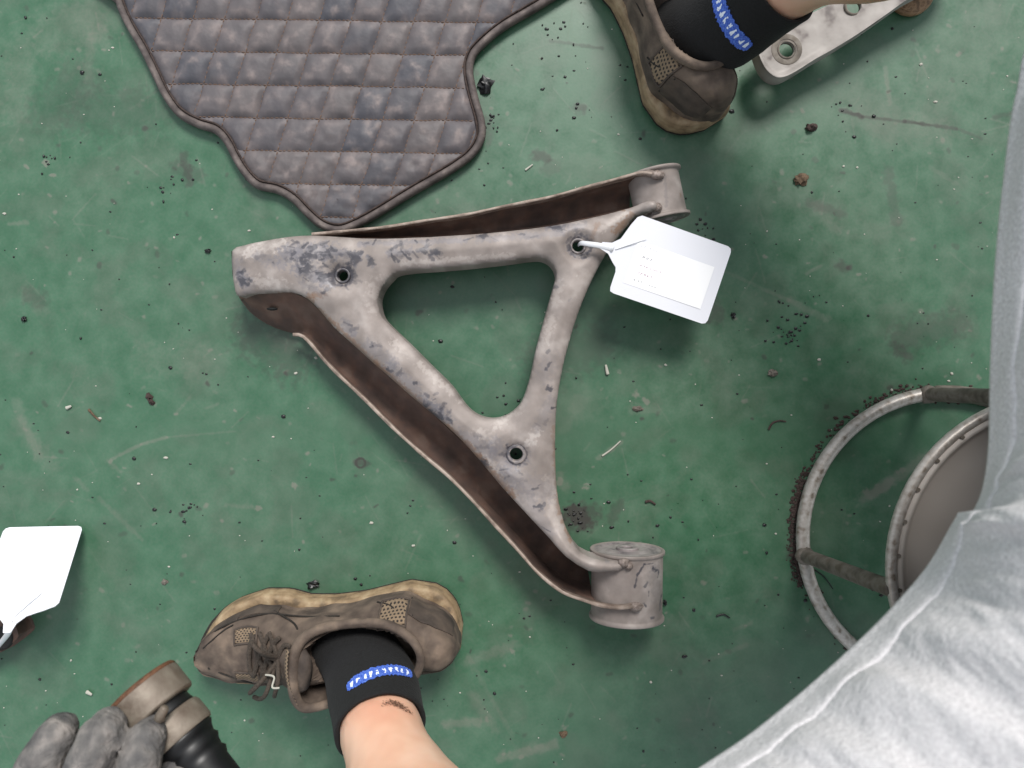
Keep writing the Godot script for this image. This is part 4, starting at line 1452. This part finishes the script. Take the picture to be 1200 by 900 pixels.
func build_sock(person: Node3D, ankle: Vector3, dir: Vector3, length: float, r0: float, r1: float, print_at: float, azimuth: float, foot: Vector3, slope := 0.0):
	var x := dir.cross(Vector3.FORWARD).normalized()
	var z := x.cross(dir).normalized()
	var ring := func(d: float, off: float, a0: float, a1: float, n: int, closed: bool) -> PackedVector3Array:
		var row := PackedVector3Array()
		var t := d / length
		var r := lerpf(r0, r1, smoothstep(0.0, 1.0, t)) + 0.0005 * pow(clampf(0.35 - t, 0, 1) / 0.35, 2.0)
		for k in n:
			var a := lerpf(a0, a1, float(k) / (n if closed else n - 1))
			var wr := 1.0 + 0.006 * soft.get_noise_2d(d * 60.0, sin(a) * 1.5) + 0.010 * soft.get_noise_2d(cos(a) * 2.0, d * 30.0 + 5.0)
			var out := (x * cos(a) + z * sin(a)) * (r * wr + off)
			var long := Vector3(foot.x, 0, foot.z).normalized()
			var low := smoothstep(0.95, 0.25, t)
			out += (long * out.dot(long) * 0.28 - out * 0.08) * low if foot != Vector3.ZERO else Vector3.ZERO
			row.append(ankle + dir * d + out + foot * pow(clampf(0.30 - t, 0, 1) / 0.3, 1.5) * 0.6)
		return row
	var list := []
	for k in 27: list.append(ring.call(lerpf(-0.022, length, k / 26.0), 0.0, 0, TAU, 48, true))
	list.append(ring.call(length + 0.0008, -0.001, 0, TAU, 48, true))
	list.append(ring.call(length + 0.0002, -0.0035, 0, TAU, 48, true))
	list.append(ring.call(length - 0.006, -0.006, 0, TAU, 48, true))
	var s := Shape.new()
	s.rows(list, true)
	var sock := put(s, "sock", M.sock, person)
	# the woven name: too worn to read
	if not M.has("sock_print"):
		var im := Image.create_empty(512, 128, false, Image.FORMAT_RGBA8)
		im.fill(Color(0.14, 0.25, 0.68, 0))
		for y in 128:
			for xx in 512:
				var e := 50.0 + 12.0 * lump.get_noise_1d(xx * 0.035) - 26.0 * pow(absf(xx / 256.0 - 1.0), 6.0)
				if absf(y - 64.0) < e:
					im.set_pixel(xx, y, Color(0.20, 0.32, 0.70).lerp(Color(0.38, 0.52, 0.84), clampf(lump.get_noise_2d(xx * 0.06, y * 0.06) + 0.4, 0, 1)))
		for c in 10:
			for k in 5:
				var ctr := Vector2(46 + c * 46, 64 + 10 * lump.get_noise_1d(c * 3.0))
				var p := ctr + Vector2(rng.randf_range(-13, 13), rng.randf_range(-24, 24))
				var q := ctr + Vector2(rng.randf_range(-13, 13), rng.randf_range(-24, 24))
				if k % 2: q = Vector2(p.x + rng.randf_range(-3, 3), ctr.y + rng.randf_range(-24, 24))
				for st in 20:
					var w := p.lerp(q, st / 19.0)
					for dy in range(-4, 5):
						for dx in range(-4, 5):
							if dx * dx + dy * dy < 19:
								im.set_pixel(clampi(int(w.x) + dx, 0, 511), clampi(int(w.y) + dy, 0, 127), Color(0.90, 0.93, 0.98))
		var m := StandardMaterial3D.new()
		m.albedo_texture = ImageTexture.create_from_image(im)
		m.transparency = BaseMaterial3D.TRANSPARENCY_ALPHA_SCISSOR
		m.alpha_scissor_threshold = 0.5
		m.roughness = 0.9
		M.sock_print = m
	list = []
	for k in 6: 
		var row := PackedVector3Array()
		for i in 24:
			var a := azimuth + lerpf(-0.80, 0.80, i / 23.0)
			var one: PackedVector3Array = ring.call(print_at + 0.0115 - 0.023 * k / 5.0 + slope * (a - azimuth), 0.0007, a, a + 0.01, 2, false)
			row.append(one[0])
		list.append(row)
	s = Shape.new()
	s.rows(list)
	put(s, "sock_print", M.sock_print, sock)

func build_person():
	var base := Vector3(0.50, 0, 0.16)
	var person := thing("person", "seated person in light grey t-shirt, black socks and muddy brown shoes, one hand gloved", "person", base)
	# joints
	var ankle_l := Vector3(-0.155, 0.07, 0.301)
	var knee_l := Vector3(-0.034, 0.44, 0.452)
	var hip_l := Vector3(0.55, 0.30, 0.25)
	var ankle_r := Vector3(0.205, 0.07, -0.372)
	var knee_r := Vector3(0.415, 0.44, -0.43)
	var hip_r := Vector3(0.595, 0.30, 0.04)
	var pelvis := Vector3(0.60, 0.31, 0.15)
	var waist := Vector3(0.55, 0.46, 0.15)
	var chest := Vector3(0.38, 0.68, 0.13)
	var neck := Vector3(0.31, 0.86, 0.11)
	var sh_l := Vector3(0.34, 0.76, 0.30)
	var sh_r := Vector3(0.38, 0.76, -0.05)
	var elbow_l := Vector3(0.06, 0.62, 0.44)
	var wrist_l := Vector3(-0.225, 0.475, 0.355)
	var elbow_r := Vector3(0.60, 0.62, -0.06)
	var wrist_r := Vector3(0.60, 0.43, -0.04)
	var dl := (knee_l - ankle_l).normalized()
	var dr := (knee_r - ankle_r).normalized()
	var calf_l := ankle_l + dl * 0.215 + Vector3(0.020, 0, 0.014)
	var calf_r := ankle_r + dr * 0.215 + Vector3(0.0, 0, 0.012)
	var bones := [
		[ankle_l, ankle_l + dl * 0.09, 0.030, 0.035], [ankle_l + dl * 0.107, calf_l, 0.036, 0.063], [calf_l, knee_l, 0.063, 0.054], [knee_l, hip_l, 0.056, 0.080],
		[ankle_r, ankle_r + dr * 0.11, 0.030, 0.035], [ankle_r + dr * 0.125, calf_r, 0.036, 0.058], [calf_r, knee_r, 0.058, 0.054], [knee_r, hip_r, 0.056, 0.080],
		[hip_l, hip_r, 0.085, 0.085], [pelvis, waist, 0.11, 0.10], [waist + Vector3(0, 0, 0.05), chest + Vector3(0, 0, 0.07), 0.085, 0.10], [waist - Vector3(0, 0, 0.05), chest - Vector3(0, 0, 0.07), 0.085, 0.10],
		[chest, neck, 0.08, 0.055], [sh_l, sh_r, 0.055, 0.055], [sh_l, elbow_l, 0.050, 0.040], [elbow_l, wrist_l, 0.040, 0.027], [sh_r, elbow_r, 0.050, 0.040], [elbow_r, wrist_r, 0.040, 0.027],
		[wrist_r, wrist_r + Vector3(-0.03, -0.005, -0.07), 0.026, 0.034], [wrist_r + Vector3(-0.03, -0.005, -0.07), wrist_r + Vector3(-0.07, -0.03, -0.10), 0.018, 0.010], [wrist_r + Vector3(-0.01, -0.005, -0.07), wrist_r + Vector3(-0.04, -0.03, -0.13), 0.018, 0.010], [wrist_r + Vector3(0.0, -0.005, -0.07), wrist_r + Vector3(0.0, -0.03, -0.13), 0.018, 0.010], [wrist_r + Vector3(-0.02, 0, -0.03), wrist_r + Vector3(-0.08, -0.01, -0.04), 0.018, 0.011],
		[neck, neck + Vector3(-0.02, 0.08, 0), 0.055, 0.055], [neck + Vector3(-0.03, 0.17, 0), neck + Vector3(-0.05, 0.20, 0), 0.085, 0.088], [neck + Vector3(-0.06, 0.10, 0), neck + Vector3(-0.09, 0.10, 0), 0.055, 0.042], [neck + Vector3(-0.13, 0.17, 0), neck + Vector3(-0.15, 0.14, 0), 0.010, 0.016],
		[neck + Vector3(-0.03, 0.17, 0.085), neck + Vector3(-0.03, 0.13, 0.085), 0.016, 0.012], [neck + Vector3(-0.03, 0.17, -0.085), neck + Vector3(-0.03, 0.13, -0.085), 0.016, 0.012]]
	put(nets(bones, 0.011, 0.022), "body", M.skin, person)
	# hair and shorts
	put(nets([[neck + Vector3(-0.02, 0.19, 0), neck + Vector3(-0.035, 0.225, 0), 0.092, 0.090], [neck + Vector3(0.02, 0.13, 0), neck + Vector3(0.02, 0.2, 0), 0.06, 0.085]], 0.012, 0.03), "hair", M.hair, person)
	put(nets([[pelvis, waist, 0.125, 0.115], [hip_l, hip_r, 0.097, 0.097], [hip_l.lerp(knee_l, 0.66), hip_l, 0.082, 0.096], [hip_r.lerp(knee_r, 0.66), hip_r, 0.082, 0.096]], 0.012, 0.03), "shorts", M.shorts, person)
	build_sock(person, ankle_l, dl, 0.094, 0.0385, 0.0445, 0.062, PI / 2 + 0.05, Vector3(-0.012, -0.005, 0), -0.009)
	build_sock(person, ankle_r, dr, 0.112, 0.0385, 0.0445, 0.066, -0.64, Vector3(-0.003, -0.005, -0.01))
	# dirt smeared on the shin
	var im := Image.create_empty(128, 64, false, Image.FORMAT_RGBA8)
	for y in 64:
		for xx in 128:
			var d0 := Vector2((xx - 64) / 58.0, (y - 32 - 8.0 * sin(xx * 0.04)) / 15.0).length() + lump.get_noise_2d(xx * 0.07, y * 0.11) * 1.1
			im.set_pixel(xx, y, Color(0.34, 0.24, 0.18, clampf(1.15 - d0, 0, 0.85)))
	var dm := StandardMaterial3D.new()
	dm.albedo_texture = ImageTexture.create_from_image(im)
	dm.transparency = BaseMaterial3D.TRANSPARENCY_ALPHA
	dm.roughness = 0.8
	var dirt := []
	for r in 7:
		var row := PackedVector3Array()
		for k in 15:
			var o := ankle_l + dl * (0.108 + 0.016 * (1.0 - r / 6.0) - 0.010 * k / 14.0)
			var a := lerpf(0.05, -0.85, k / 14.0)
			var d1 := Vector3(sin(-a), 0.12, -cos(a)).normalized()
			var reach := 0.10
			for st in 40:
				var f := field(bones, 0.022, o + d1 * reach)
				if f < 0.0004: break
				reach -= f * 0.8
			row.append(o + d1 * (reach + 0.0004))
		dirt.append(row)
	var ds := Shape.new()
	ds.rows(dirt)
	put(ds, "dirt_smear", dm, person)
	var heel_l := at(543, 735, 0)
	heel_l.x = -0.057
	heel_l.z = 0.285
	build_shoe(person, Transform3D(Basis(Vector3(-0.9995, 0, 0.03), Vector3.UP, Vector3(-0.03, 0, -0.9995)), heel_l), 1.0)
	var d := Vector3(-0.42, 0, -0.907).normalized()
	build_shoe(person, Transform3D(Basis(d, Vector3.UP, Vector3(-d.z, 0, d.x)), Vector3(0.230, 0, -0.298)), -1.0)
	build_shirt(person)
	build_hand(person, wrist_l)

func build_shirt(person: Node3D):
	# the hem as it hangs over the lap, then round the back
	var front := [[1226, 40, .525], [1196, 112, .53], [1181, 215, .53], [1171, 320, .53], [1166, 430, .53], [1164, 520, .53], [1157, 572, .53], [1144, 604, .534], [1130, 628, .532], [1100, 672, .53], [1055, 718, .53], [1005, 762, .53], [935, 822, .53], [880, 866, .53], [832, 898, .53], [780, 932, .532], [690, 985, .535]]
	var loop := PackedVector3Array()
	for q in front: loop.append(at(q[0], q[1], q[2]))
	for q in [Vector3(0.10, .52, 0.285), Vector3(0.22, .49, 0.345), Vector3(0.38, .44, 0.37), Vector3(0.56, .38, 0.33), Vector3(0.67, .34, 0.20), Vector3(0.67, .34, 0.06), Vector3(0.58, .40, -0.06), Vector3(0.43, .47, -0.13), Vector3(0.32, .515, -0.165)]:
		loop.append(q)
	var ring := PackedVector3Array()
	var c := loop.size()
	for i in c:
		for k in 14: ring.append(loop[i].cubic_interpolate(loop[(i + 1) % c], loop[(i - 1 + c) % c], loop[(i + 2) % c], k / 14.0))
	var n := ring.size()
	var mid := Vector3.ZERO
	for p in ring: mid += p / n
	var top := PackedVector3Array()
	for i in n:
		var f := ring[i] - mid
		var a := atan2(f.z, f.x)
		top.append(Vector3(0.35 + cos(a) * 0.125, 0.80, 0.115 + sin(a) * 0.19))
	var spin := 1.0 if Vector3(-(ring[20] - ring[18]).z, 0, (ring[20] - ring[18]).x).dot(ring[19] - mid) > 0.0 else -1.0
	var surf := func(i: int, t: float, off: float) -> Vector3:
		var p: Vector3 = ring[i].lerp(top[i], t)
		var d := ring[(i + 1) % n] - ring[(i - 1 + n) % n]
		var out := Vector3(-d.z, 0, d.x).normalized()
		out *= spin
		var s := float(i) / 14.0
		# soft folds that start at the hem and slant upwards
		var ph := s + t * 2.6
		var fold := 0.0045 * soft.get_noise_2d(ph * 0.75, t * 0.6) + 0.0013 * soft.get_noise_2d(ph * 1.5 + 40.0, t * 1.0) + 0.0005 * soft.get_noise_2d(s * 4.0, t * 9.0 + 9.0)
		off += 0.006 * smoothstep(7.0, 7.22, s) * smoothstep(12.0, 7.4, s) * smoothstep(0.45, 0.0, t)
		# the bulge of the cloth over the lap
		var belly := 0.018 * sin(clampf(t * 2.2, 0, 1) * PI)
		return p + out * (fold * smoothstep(0.0, 0.16, t) * 1.4 + belly + off)
	var list := []
	for r in 110:
		var t := pow(r / 109.0, 1.3)
		var row := PackedVector3Array()
		for i in n: row.append(surf.call(i, t, 0.0))
		list.append(row)
	var tops := PackedVector3Array()
	for i in n: tops.append(top[i].lerp(Vector3(0.31, 0.865, 0.11), 0.72) + Vector3(0, 0.018, 0))
	list.append(tops)
	var s := Shape.new()
	s.rows(list, true)
	var shirt := put(s, "t_shirt", M.cloth, person)
	# hem: folded double, with its row of stitches
	list = []
	for q in [[0.004, -0.0012], [0.0, -0.0018], [-0.004, -0.0002], [-0.002, 0.0020], [0.006, 0.0025], [0.014, 0.0020], [0.022, 0.0018], [0.030, 0.0017], [0.038, 0.0016], [0.048, 0.0016], [0.058, 0.0015], [0.068, 0.0014], [0.076, 0.0011], [0.080, 0.0003], [0.082, -0.001]]:
		var row := PackedVector3Array()
		for i in n: row.append(surf.call(i, q[0], q[1]))
		list.append(row)
	s = Shape.new()
	s.rows(list, true)
	put(s, "hem_band", M.cloth, shirt)
	# sleeves
	for q in [[Vector3(0.34, 0.76, 0.28), Vector3(0.14, 0.665, 0.40), 0.085, 0.072], [Vector3(0.38, 0.76, -0.01), Vector3(0.50, 0.685, -0.055), 0.082, 0.070]]:
		s = Shape.new()
		s.tube(PackedVector3Array([q[0], q[0].lerp(q[1], 0.5), q[1]]), q[2], q[3], 20)
		put(s, "sleeve", M.cloth, shirt)

func build_hand(person: Node3D, wrist: Vector3):
	# left hand in a work glove, fingers reaching over the ball joint
	var f := {
		"little": [at(30, 925, .425), at(48, 895, .430), at(64, 866, .424), at(71, 855, .417), .0132, .0116],
		"ring": [at(88, 940, .440), at(105, 890, .440), at(119, 862, .432), at(127, 850, .424), .0132, .0118],
		"middle": [at(153, 940, .440), at(164, 893, .432), at(171, 868, .424), at(176, 856, .415), .0126, .0108],
		"index": [at(196, 945, .420), at(202, 915, .412), at(205, 902, .406), at(207, 897, .398), .0122, .0105],
		"thumb": [at(225, 1010, .395), at(255, 970, .375), at(262, 930, .370), at(258, 915, .368), .0125, .0105]}
	var knuckle := {"little": at(8, 985, .432), "ring": at(62, 1010, .448), "middle": at(124, 1015, .450), "index": at(182, 1005, .440), "thumb": at(170, 1050, .415)}
	var bones := []
	for k in f:
		var q: Array = f[k]
		bones.append([knuckle[k], q[0], q[4] * 1.08, q[4]])
		bones.append([q[0], q[1], q[4], lerpf(q[4], q[5], 0.35)])
		bones.append([q[1], q[2], lerpf(q[4], q[5], 0.35), lerpf(q[4], q[5], 0.8)])
		bones.append([q[2], q[3], lerpf(q[4], q[5], 0.8), q[5] * 0.92])
		bones.append([wrist, knuckle[k], 0.024, 0.0145])
	var wrinkle := func(p: Vector3) -> Vector3:
		return p + Vector3(1, 1, 1) * 0.0007 * soft.get_noise_3dv(p * 60.0) + Vector3(0, 0.0005 * sin(p.z * 520.0 + 4.0 * soft.get_noise_3dv(p * 40.0)), 0)
	bones.append([wrist, wrist + (wrist - knuckle.middle).normalized() * 0.05, 0.030, 0.034])
	put(nets(bones, 0.003, 0.0032, wrinkle), "glove", M.glove, person)

# ---------------------------------------------------------------- the ball joint in the hand

func build_ball_joint():
	var c := at(178, 822, 0.392)
	var axis := (at(252, 912, 0.400) - c).normalized()
	var root := thing("ball_joint", "silver and black ball joint with a ribbed rubber boot held in the gloved hand", "ball joint", at(205, 860, 0.39))
	var x := axis.cross(Vector3.UP).normalized()
	var t := Transform3D(Basis(x, axis, x.cross(axis)), c)
	var s := Shape.new()
	s.lathe([Vector2(0.0, -0.0135), Vector2(0.021, -0.0135), Vector2(0.0240, -0.0128), Vector2(0.0250, -0.0115), Vector2(0.0250, -0.0100)], 48, t)
	put(s, "cap_edge", M.brown_rim, root)
	s = Shape.new()
	s.lathe([Vector2(0.0247, -0.0101), Vector2(0.0252, -0.0090), Vector2(0.0248, 0.007), Vector2(0.0240, 0.0085), Vector2(0.022, 0.0090), Vector2(0.018, 0.0092), Vector2(0.0, 0.0092)], 48, t)
	put(s, "cap", M.steel, root)
	s = Shape.new()
	s.lathe([Vector2(0.019, 0.009), Vector2(0.0195, 0.013), Vector2(0.020, 0.0155), Vector2(0.0185, 0.0165), Vector2(0.0, 0.0165)], 40, t)
	put(s, "groove", M.boot, root)
	s = Shape.new()
	s.lathe([Vector2(0.018, 0.0155), Vector2(0.0212, 0.0165), Vector2(0.0222, 0.019), Vector2(0.0222, 0.0305), Vector2(0.0212, 0.0325), Vector2(0.0, 0.0328)], 44, t)
	put(s, "housing", M.steel, root)
	s = Shape.new()
	s.lathe([Vector2(0.0195, 0.032), Vector2(0.0205, 0.034), Vector2(0.0185, 0.037), Vector2(0.0172, 0.041), Vector2(0.0186, 0.0435), Vector2(0.0166, 0.047), Vector2(0.0158, 0.051), Vector2(0.0172, 0.0535), Vector2(0.015, 0.058), Vector2(0.0145, 0.075), Vector2(0.012, 0.090), Vector2(0.0, 0.091)], 44, t)
	put(s, "rubber_boot", M.boot, root)
	s = Shape.new()
	var p := t * Vector3(0.0, 0.009, 0.0)
	var b0 := at(187, 842, 0.418)
	var b1 := at(193, 830, 0.420)
	s.tube(PackedVector3Array([b0, b0.lerp(b1, 0.5) + Vector3(0, 0.001, 0), b1]), 0.0035, 0.0028, 8)
	put(s, "lug", M.steel, root)

# ---------------------------------------------------------------- the bracket at the top right

func build_bracket():
	var base := at(960, 30, 0)
	var root := thing("steel_link", "pale steel link bar with two round holes beside the heel of the upper shoe", "link bar", base)
	var poly := smooth2(flat([886, 58, 890, 51, 912, 33, 954, 14, 1000, -8, 1060, -40, 1110, -66, 1140, -50, 1110, -24, 1062, 2, 1036, 20, 1008, 39, 985, 53, 957, 69, 930, 86, 916, 92, 905, 90, 894, 79], 0.046), true, 3)
	var s := Shape.new()
	var h1 := at(922, 58, 0.046)
	var h2 := at(998, 10, 0.046)
	var lift := func(p: Vector2) -> float:
		var d := 0.0
		var e := near_on(poly, p).distance_to(p)
		d += 0.0045 * (1.0 - smoothstep(0.001, 0.007, e)) * smoothstep(0.02, 0.0, p.distance_to(Vector2(h1.x, h1.z)) - 0.028)
		return d + 0.010 * smoothstep(0.33, 0.42, p.x)
	var csg := CSGCombiner3D.new()
	csg.free()
	# grid sheet with two holes
	var lo := poly[0]
	var hi := lo
	for p in poly:
		lo = lo.min(p)
		hi = hi.max(p)
	var cell := 0.002
	var nx := int((hi.x - lo.x) / cell) + 2
	var nz := int((hi.y - lo.y) / cell) + 2
	var made := {}
	var low := {}
	var kept := {}
	var holes := [[Vector2(h1.x, h1.z), 0.0085], [Vector2(h2.x, h2.z), 0.0080]]
	for z in nz:
		for x in nx:
			var ids := []
			var ins := 0
			for q in [[0, 0], [1, 0], [1, 1], [0, 1]]:
				var p := lo + Vector2(x + q[0], z + q[1]) * cell
				var ok := Geometry2D.is_point_in_polygon(p, poly)
				for h in holes: ok = ok and p.distance_to(h[0]) > h[1]
				if ok: ins += 1
			if ins == 0: continue
			kept[Vector2i(x, z)] = true
			for q in [[0, 0], [1, 0], [1, 1], [0, 1]]:
				var k := Vector2i(x + q[0], z + q[1])
				if not made.has(k):
					var p := lo + Vector2(k) * cell
					if not Geometry2D.is_point_in_polygon(p, poly): p = near_on(poly, p)
					for h in holes:
						if p.distance_to(h[0]) < h[1]: p = h[0] + (p - h[0]).normalized() * h[1]
					made[k] = s.add(Vector3(p.x, 0.046 + lift.call(p), p.y))
				ids.append(made[k])
			s.quad(ids[0], ids[1], ids[2], ids[3])
	for q in kept:
		for e in [[Vector2i(-1, 0), Vector2i(0, 0), Vector2i(0, 1)], [Vector2i(1, 0), Vector2i(1, 1), Vector2i(1, 0)], [Vector2i(0, -1), Vector2i(1, 0), Vector2i(0, 0)], [Vector2i(0, 1), Vector2i(0, 1), Vector2i(1, 1)]]:
			if kept.has(q + e[0]): continue
			var ids := []
			for k in [1, 2]:
				var vi: int = made[q + e[k]]
				if not low.has(vi):
					var p := s.v[vi]
					var deep := 0.022
					for h in holes:
						if Vector2(p.x, p.z).distance_to(h[0]) < h[1] + 0.002: deep = 0.004
					low[vi] = s.add(p - Vector3(0, deep, 0))
				ids.append(low[vi])
			s.quad(made[q + e[1]], made[q + e[2]], ids[1], ids[0])
	put(s, "bar", M.alloy, root)
	for h in holes:
		var g := Shape.new()
		g.lathe([Vector2(h[1] + 0.0001, -0.006), Vector2(h[1] + 0.0001, 0.0008), Vector2(h[1] + 0.0008, 0.0008), Vector2(h[1] + 0.0022, 0.0005), Vector2(h[1] + 0.0028, -0.001)], 28, Transform3D(Basis(), Vector3(h[0].x, 0.046 + lift.call(h[0]), h[0].y)))
		put(g, "hole_collar", M.grimy, root)
	# bare metal round the end hole, where its bolt head sat
	var ring := Shape.new()
	ring.lathe([Vector2(0.0112, 0.0), Vector2(0.0115, 0.0005), Vector2(0.0165, 0.0005), Vector2(0.0172, 0.0)], 32, Transform3D(Basis(), Vector3(h1.x, 0.0461 + lift.call(Vector2(h1.x, h1.z)), h1.z)))
	put(ring, "washer_mark", M.grimy, root)
	s = Shape.new()
	s.tube(PackedVector3Array([at(1062, -14, 0.012), at(1062, -14, 0.044)]), 0.010, 0.009, 14)
	s.tube(PackedVector3Array([at(1100, -45, 0.0), at(1100, -45, 0.050)]), 0.012, 0.011, 14)
	put(s, "stud", M.grimy, root)
	var k := thing("rubber_foot", "tan rounded rubber stopper at the top edge beside the steel link", "stopper", at(1064, -6, 0))
	s = Shape.new()
	s.lathe([Vector2(0.0, 0.0), Vector2(0.024, 0.0), Vector2(0.027, 0.003), Vector2(0.027, 0.008), Vector2(0.025, 0.011), Vector2(0.0, 0.0115)], 32, Transform3D(Basis(), at(1064, -6, 0)))
	var body := put(s, "base_disc", M.tan, k)
	s = Shape.new()
	s.lathe([Vector2(0.0245, 0.0108), Vector2(0.0255, 0.0118), Vector2(0.0245, 0.0128), Vector2(0.0, 0.0132)], 32, Transform3D(Basis(), at(1064, -6, 0)))
	put(s, "rim", M.tan, k)

# ---------------------------------------------------------------- litter

func build_debris():
	var flakes := [
		[569, 101, "black_scrap", "torn black rubber scrap beside the edge of the quilted mat", "rubber scrap", M.boot, Vector3(0.011, 0.005, 0.013)],
		[938, 210, "dry_leaf", "crumpled pale brown scrap on the green floor, larger of the two near the heel", "leaf scrap", M.lining, Vector3(0.010, 0.005, 0.009)],
		[950, 150, "mud_crumb", "dark reddish mud crumb below the steel link bar", "mud crumb", M.groove, Vector3(0.008, 0.005, 0.006)],
		[905, 437, "pebble", "small grey pebble on the floor near the stool ring", "pebble", M.grimy, Vector3(0.006, 0.004, 0.005)],
		[175, 465, "mud_crumb", "dark brown double crumb on bare floor, below the closed end of the arm", "mud crumb", M.groove, Vector3(0.0045, 0.003, 0.006)],
		[178, 471, "mud_crumb", "second dark brown crumb, touching the one below the closed end of the arm", "mud crumb", M.groove, Vector3(0.004, 0.003, 0.004)],
		[244, 294, "mud_crumb", "black crumb just left of the closed end of the control arm", "mud crumb", M.boot, Vector3(0.005, 0.003, 0.003)],
		[29, 374, "mud_crumb", "dark crumb near the photo's left edge at mid height", "mud crumb", M.boot, Vector3(0.004, 0.003, 0.004)],
		[859, 370, "mud_crumb", "black crumb to the right of the tag on the arm", "mud crumb", M.boot, Vector3(0.003, 0.003, 0.005)],
		[779, 706, "mud_crumb", "black crumb touching the lower bushing", "mud crumb", M.boot, Vector3(0.003, 0.003, 0.004)],
		[748, 479, "paint_chip", "curled grey-white paint chip right of the arm's lower eye", "paint chip", M.grimy, Vector3(0.007, 0.002, 0.004)],
		[660, 860, "mud_crumb", "pale muddy crumb between the leg and the t-shirt hem", "mud crumb", M.lining, Vector3(0.006, 0.002, 0.005)],
		[367, 685, "mud_crumb", "black mud clod stuck by the sole of the lower shoe", "mud crumb", M.boot, Vector3(0.010, 0.005, 0.005)],
		[193, 682, "paint_chip", "pale green paint chip left of the lower shoe's toe", "paint chip", M.grimy, Vector3(0.005, 0.002, 0.004)]]
	for q in flakes:
		var p := at(q[0], q[1], 0)
		var s := Shape.new()
		s.blob(p + Vector3(0, q[6].y * 0.4, 0), q[6] * 0.75, 1.1, lump, 14)
		for i in s.v.size():
			s.v[i] = p + (s.v[i] - p).rotated(Vector3.UP, rng.randf() * 0.05)
			s.v[i].y = maxf(s.v[i].y, 0.0002)
		var o := put(s, q[2], q[5], null, p)
		tag(o, q[3], q[4])
	var sticks := [
		[[[104, 480], [110, 487], [117, 493]], 0.0016, "wood_splinter", "short pale splinter on the floor left of the arm", "splinter", M.lining],
		[[[646, 197, ], [622, 194], [617, 198]], 0.0, "", "", "", M.white],
		[[[616, 199], [624, 193]], 0.0013, "wood_splinter", "short pale splinter between the mat and the upper bushing", "splinter", M.white],
		[[[901, 503], [905, 496], [913, 493], [921, 494]], 0.0014, "wire_bit", "bent dark wire bit between the tag and the stool ring", "wire", M.groove],
		[[[757, 588], [762, 587], [768, 591]], 0.0018, "wire_bit", "short dark wire bit to the right of the arm's lower end", "wire", M.groove],
		[[[712, 438], [710, 428]], 0.0022, "paint_chip", "small white chip in the shadow below the tag", "paint chip", M.white],
		[[[706, 534], [716, 527], [727, 517]], 0.0012, "wood_splinter", "thin pale splinter right of the lower eye of the arm", "splinter", M.white],
		[[[955, 668], [966, 676], [976, 690]], 0.0009, "wire_bit", "thin dark wire bit inside the stool ring", "wire", M.boot],
		[[[840, 722], [848, 720], [855, 724]], 0.0013, "wire_bit", "dark wire bit between the lower bushing and the stool", "wire", M.boot],
		[[[78, 478], [83, 476]], 0.0022, "paint_chip", "tiny white chip beside the pale splinter", "paint chip", M.white],
		[[[102, 811], [107, 814]], 0.0026, "paint_chip", "white chip above the gloved fingers", "paint chip", M.white]]
	for q in sticks:
		if q[1] == 0.0: continue
		var pts := PackedVector3Array()
		for w in q[0]: pts.append(at(w[0], w[1], q[1]))
		var s := Shape.new()
		s.tube(smooth3(pts, 4), q[1], q[1] * 0.6, 7, false, 0.6)
		tag(put(s, q[2], q[5], null, at(q[0][0][0], q[0][0][1], 0)), q[3], q[4])
	# grit nobody could count
	for kind in 3:
		var mm := MultiMesh.new()
		mm.transform_format = MultiMesh.TRANSFORM_3D
		var s := Shape.new()
		s.blob(Vector3.ZERO, Vector3(1, 0.6, 1), 0.9, lump, 8)
		var o := put(s, "grit_grain", [M.boot, M.white, M.groove][kind], null)
		remove_child(o)
		mm.mesh = o.mesh
		var spots := []
		if kind < 2:
			for i in [700, 380][kind]:
				var u := rng.randf_range(-150, 1350)
				var v := rng.randf_range(-120, 1020)
				var size := rng.randf_range(0.5, 1.2) if rng.randf() < 0.8 else rng.randf_range(1.2, 2.4)
				if kind == 1: size *= 0.75
				spots.append([u, v, size])
			if kind == 0:
				for c in [[575, 140, 10, 16], [648, 38, 12, 9], [990, 130, 14, 10], [930, 375, 30, 25], [216, 600, 20, 16], [60, 190, 12, 8], [672, 605, 18, 30], [205, 215, 20, 10], [925, 395, 10, 16], [590, 480, 30, 8], [820, 280, 18, 10], [640, 90, 60, 16]]:
					for i in c[3]: spots.append([c[0] + rng.randfn() * c[2] * 0.6, c[1] + rng.randfn() * c[2] * 0.6, rng.randf_range(0.6, 1.9)])
		else:
			for i in 620:
				var a := deg_to_rad(rng.randf_range(160, 262)) if i < 470 else deg_to_rad(rng.randf_range(100, 290))
				var r := 0.1665 + 0.006 + absf(rng.randfn()) * 0.0042
				if i >= 470: r = 0.1665 + rng.randf_range(-0.012, 0.014)
				elif a > deg_to_rad(205) and rng.randf() < 0.7: a = deg_to_rad(rng.randf_range(163, 205))
				var p := Vector3(0.504 + cos(a) * r, 0, 0.177 + sin(a) * r)
				spots.append([600 + p.x * 1000, 450 + p.z * 1000, rng.randf_range(0.6, 2.1)])
		mm.instance_count = spots.size()
		for i in spots.size():
			var size: float = spots[i][2] * 0.001
			var b := Basis(Vector3.UP, rng.randf() * TAU).scaled(Vector3(size * rng.randf_range(0.7, 1.7), size * 0.8, size))
			mm.set_instance_transform(i, Transform3D(b, at(spots[i][0], spots[i][1], 0) + Vector3(0, size * 0.3, 0)))
		var mi := MultiMeshInstance3D.new()
		mi.name = ["dark_grit", "pale_grit", "ring_dirt"][kind]
		mi.multimesh = mm
		add_child(mi)
		tag(mi, ["fine black grit scattered over the green floor", "fine white paint flecks scattered over the green floor", "brown dirt crumbs gathered along the stool's foot ring"][kind], "grit")
		mi.set_meta("kind", "stuff")
		o.free()
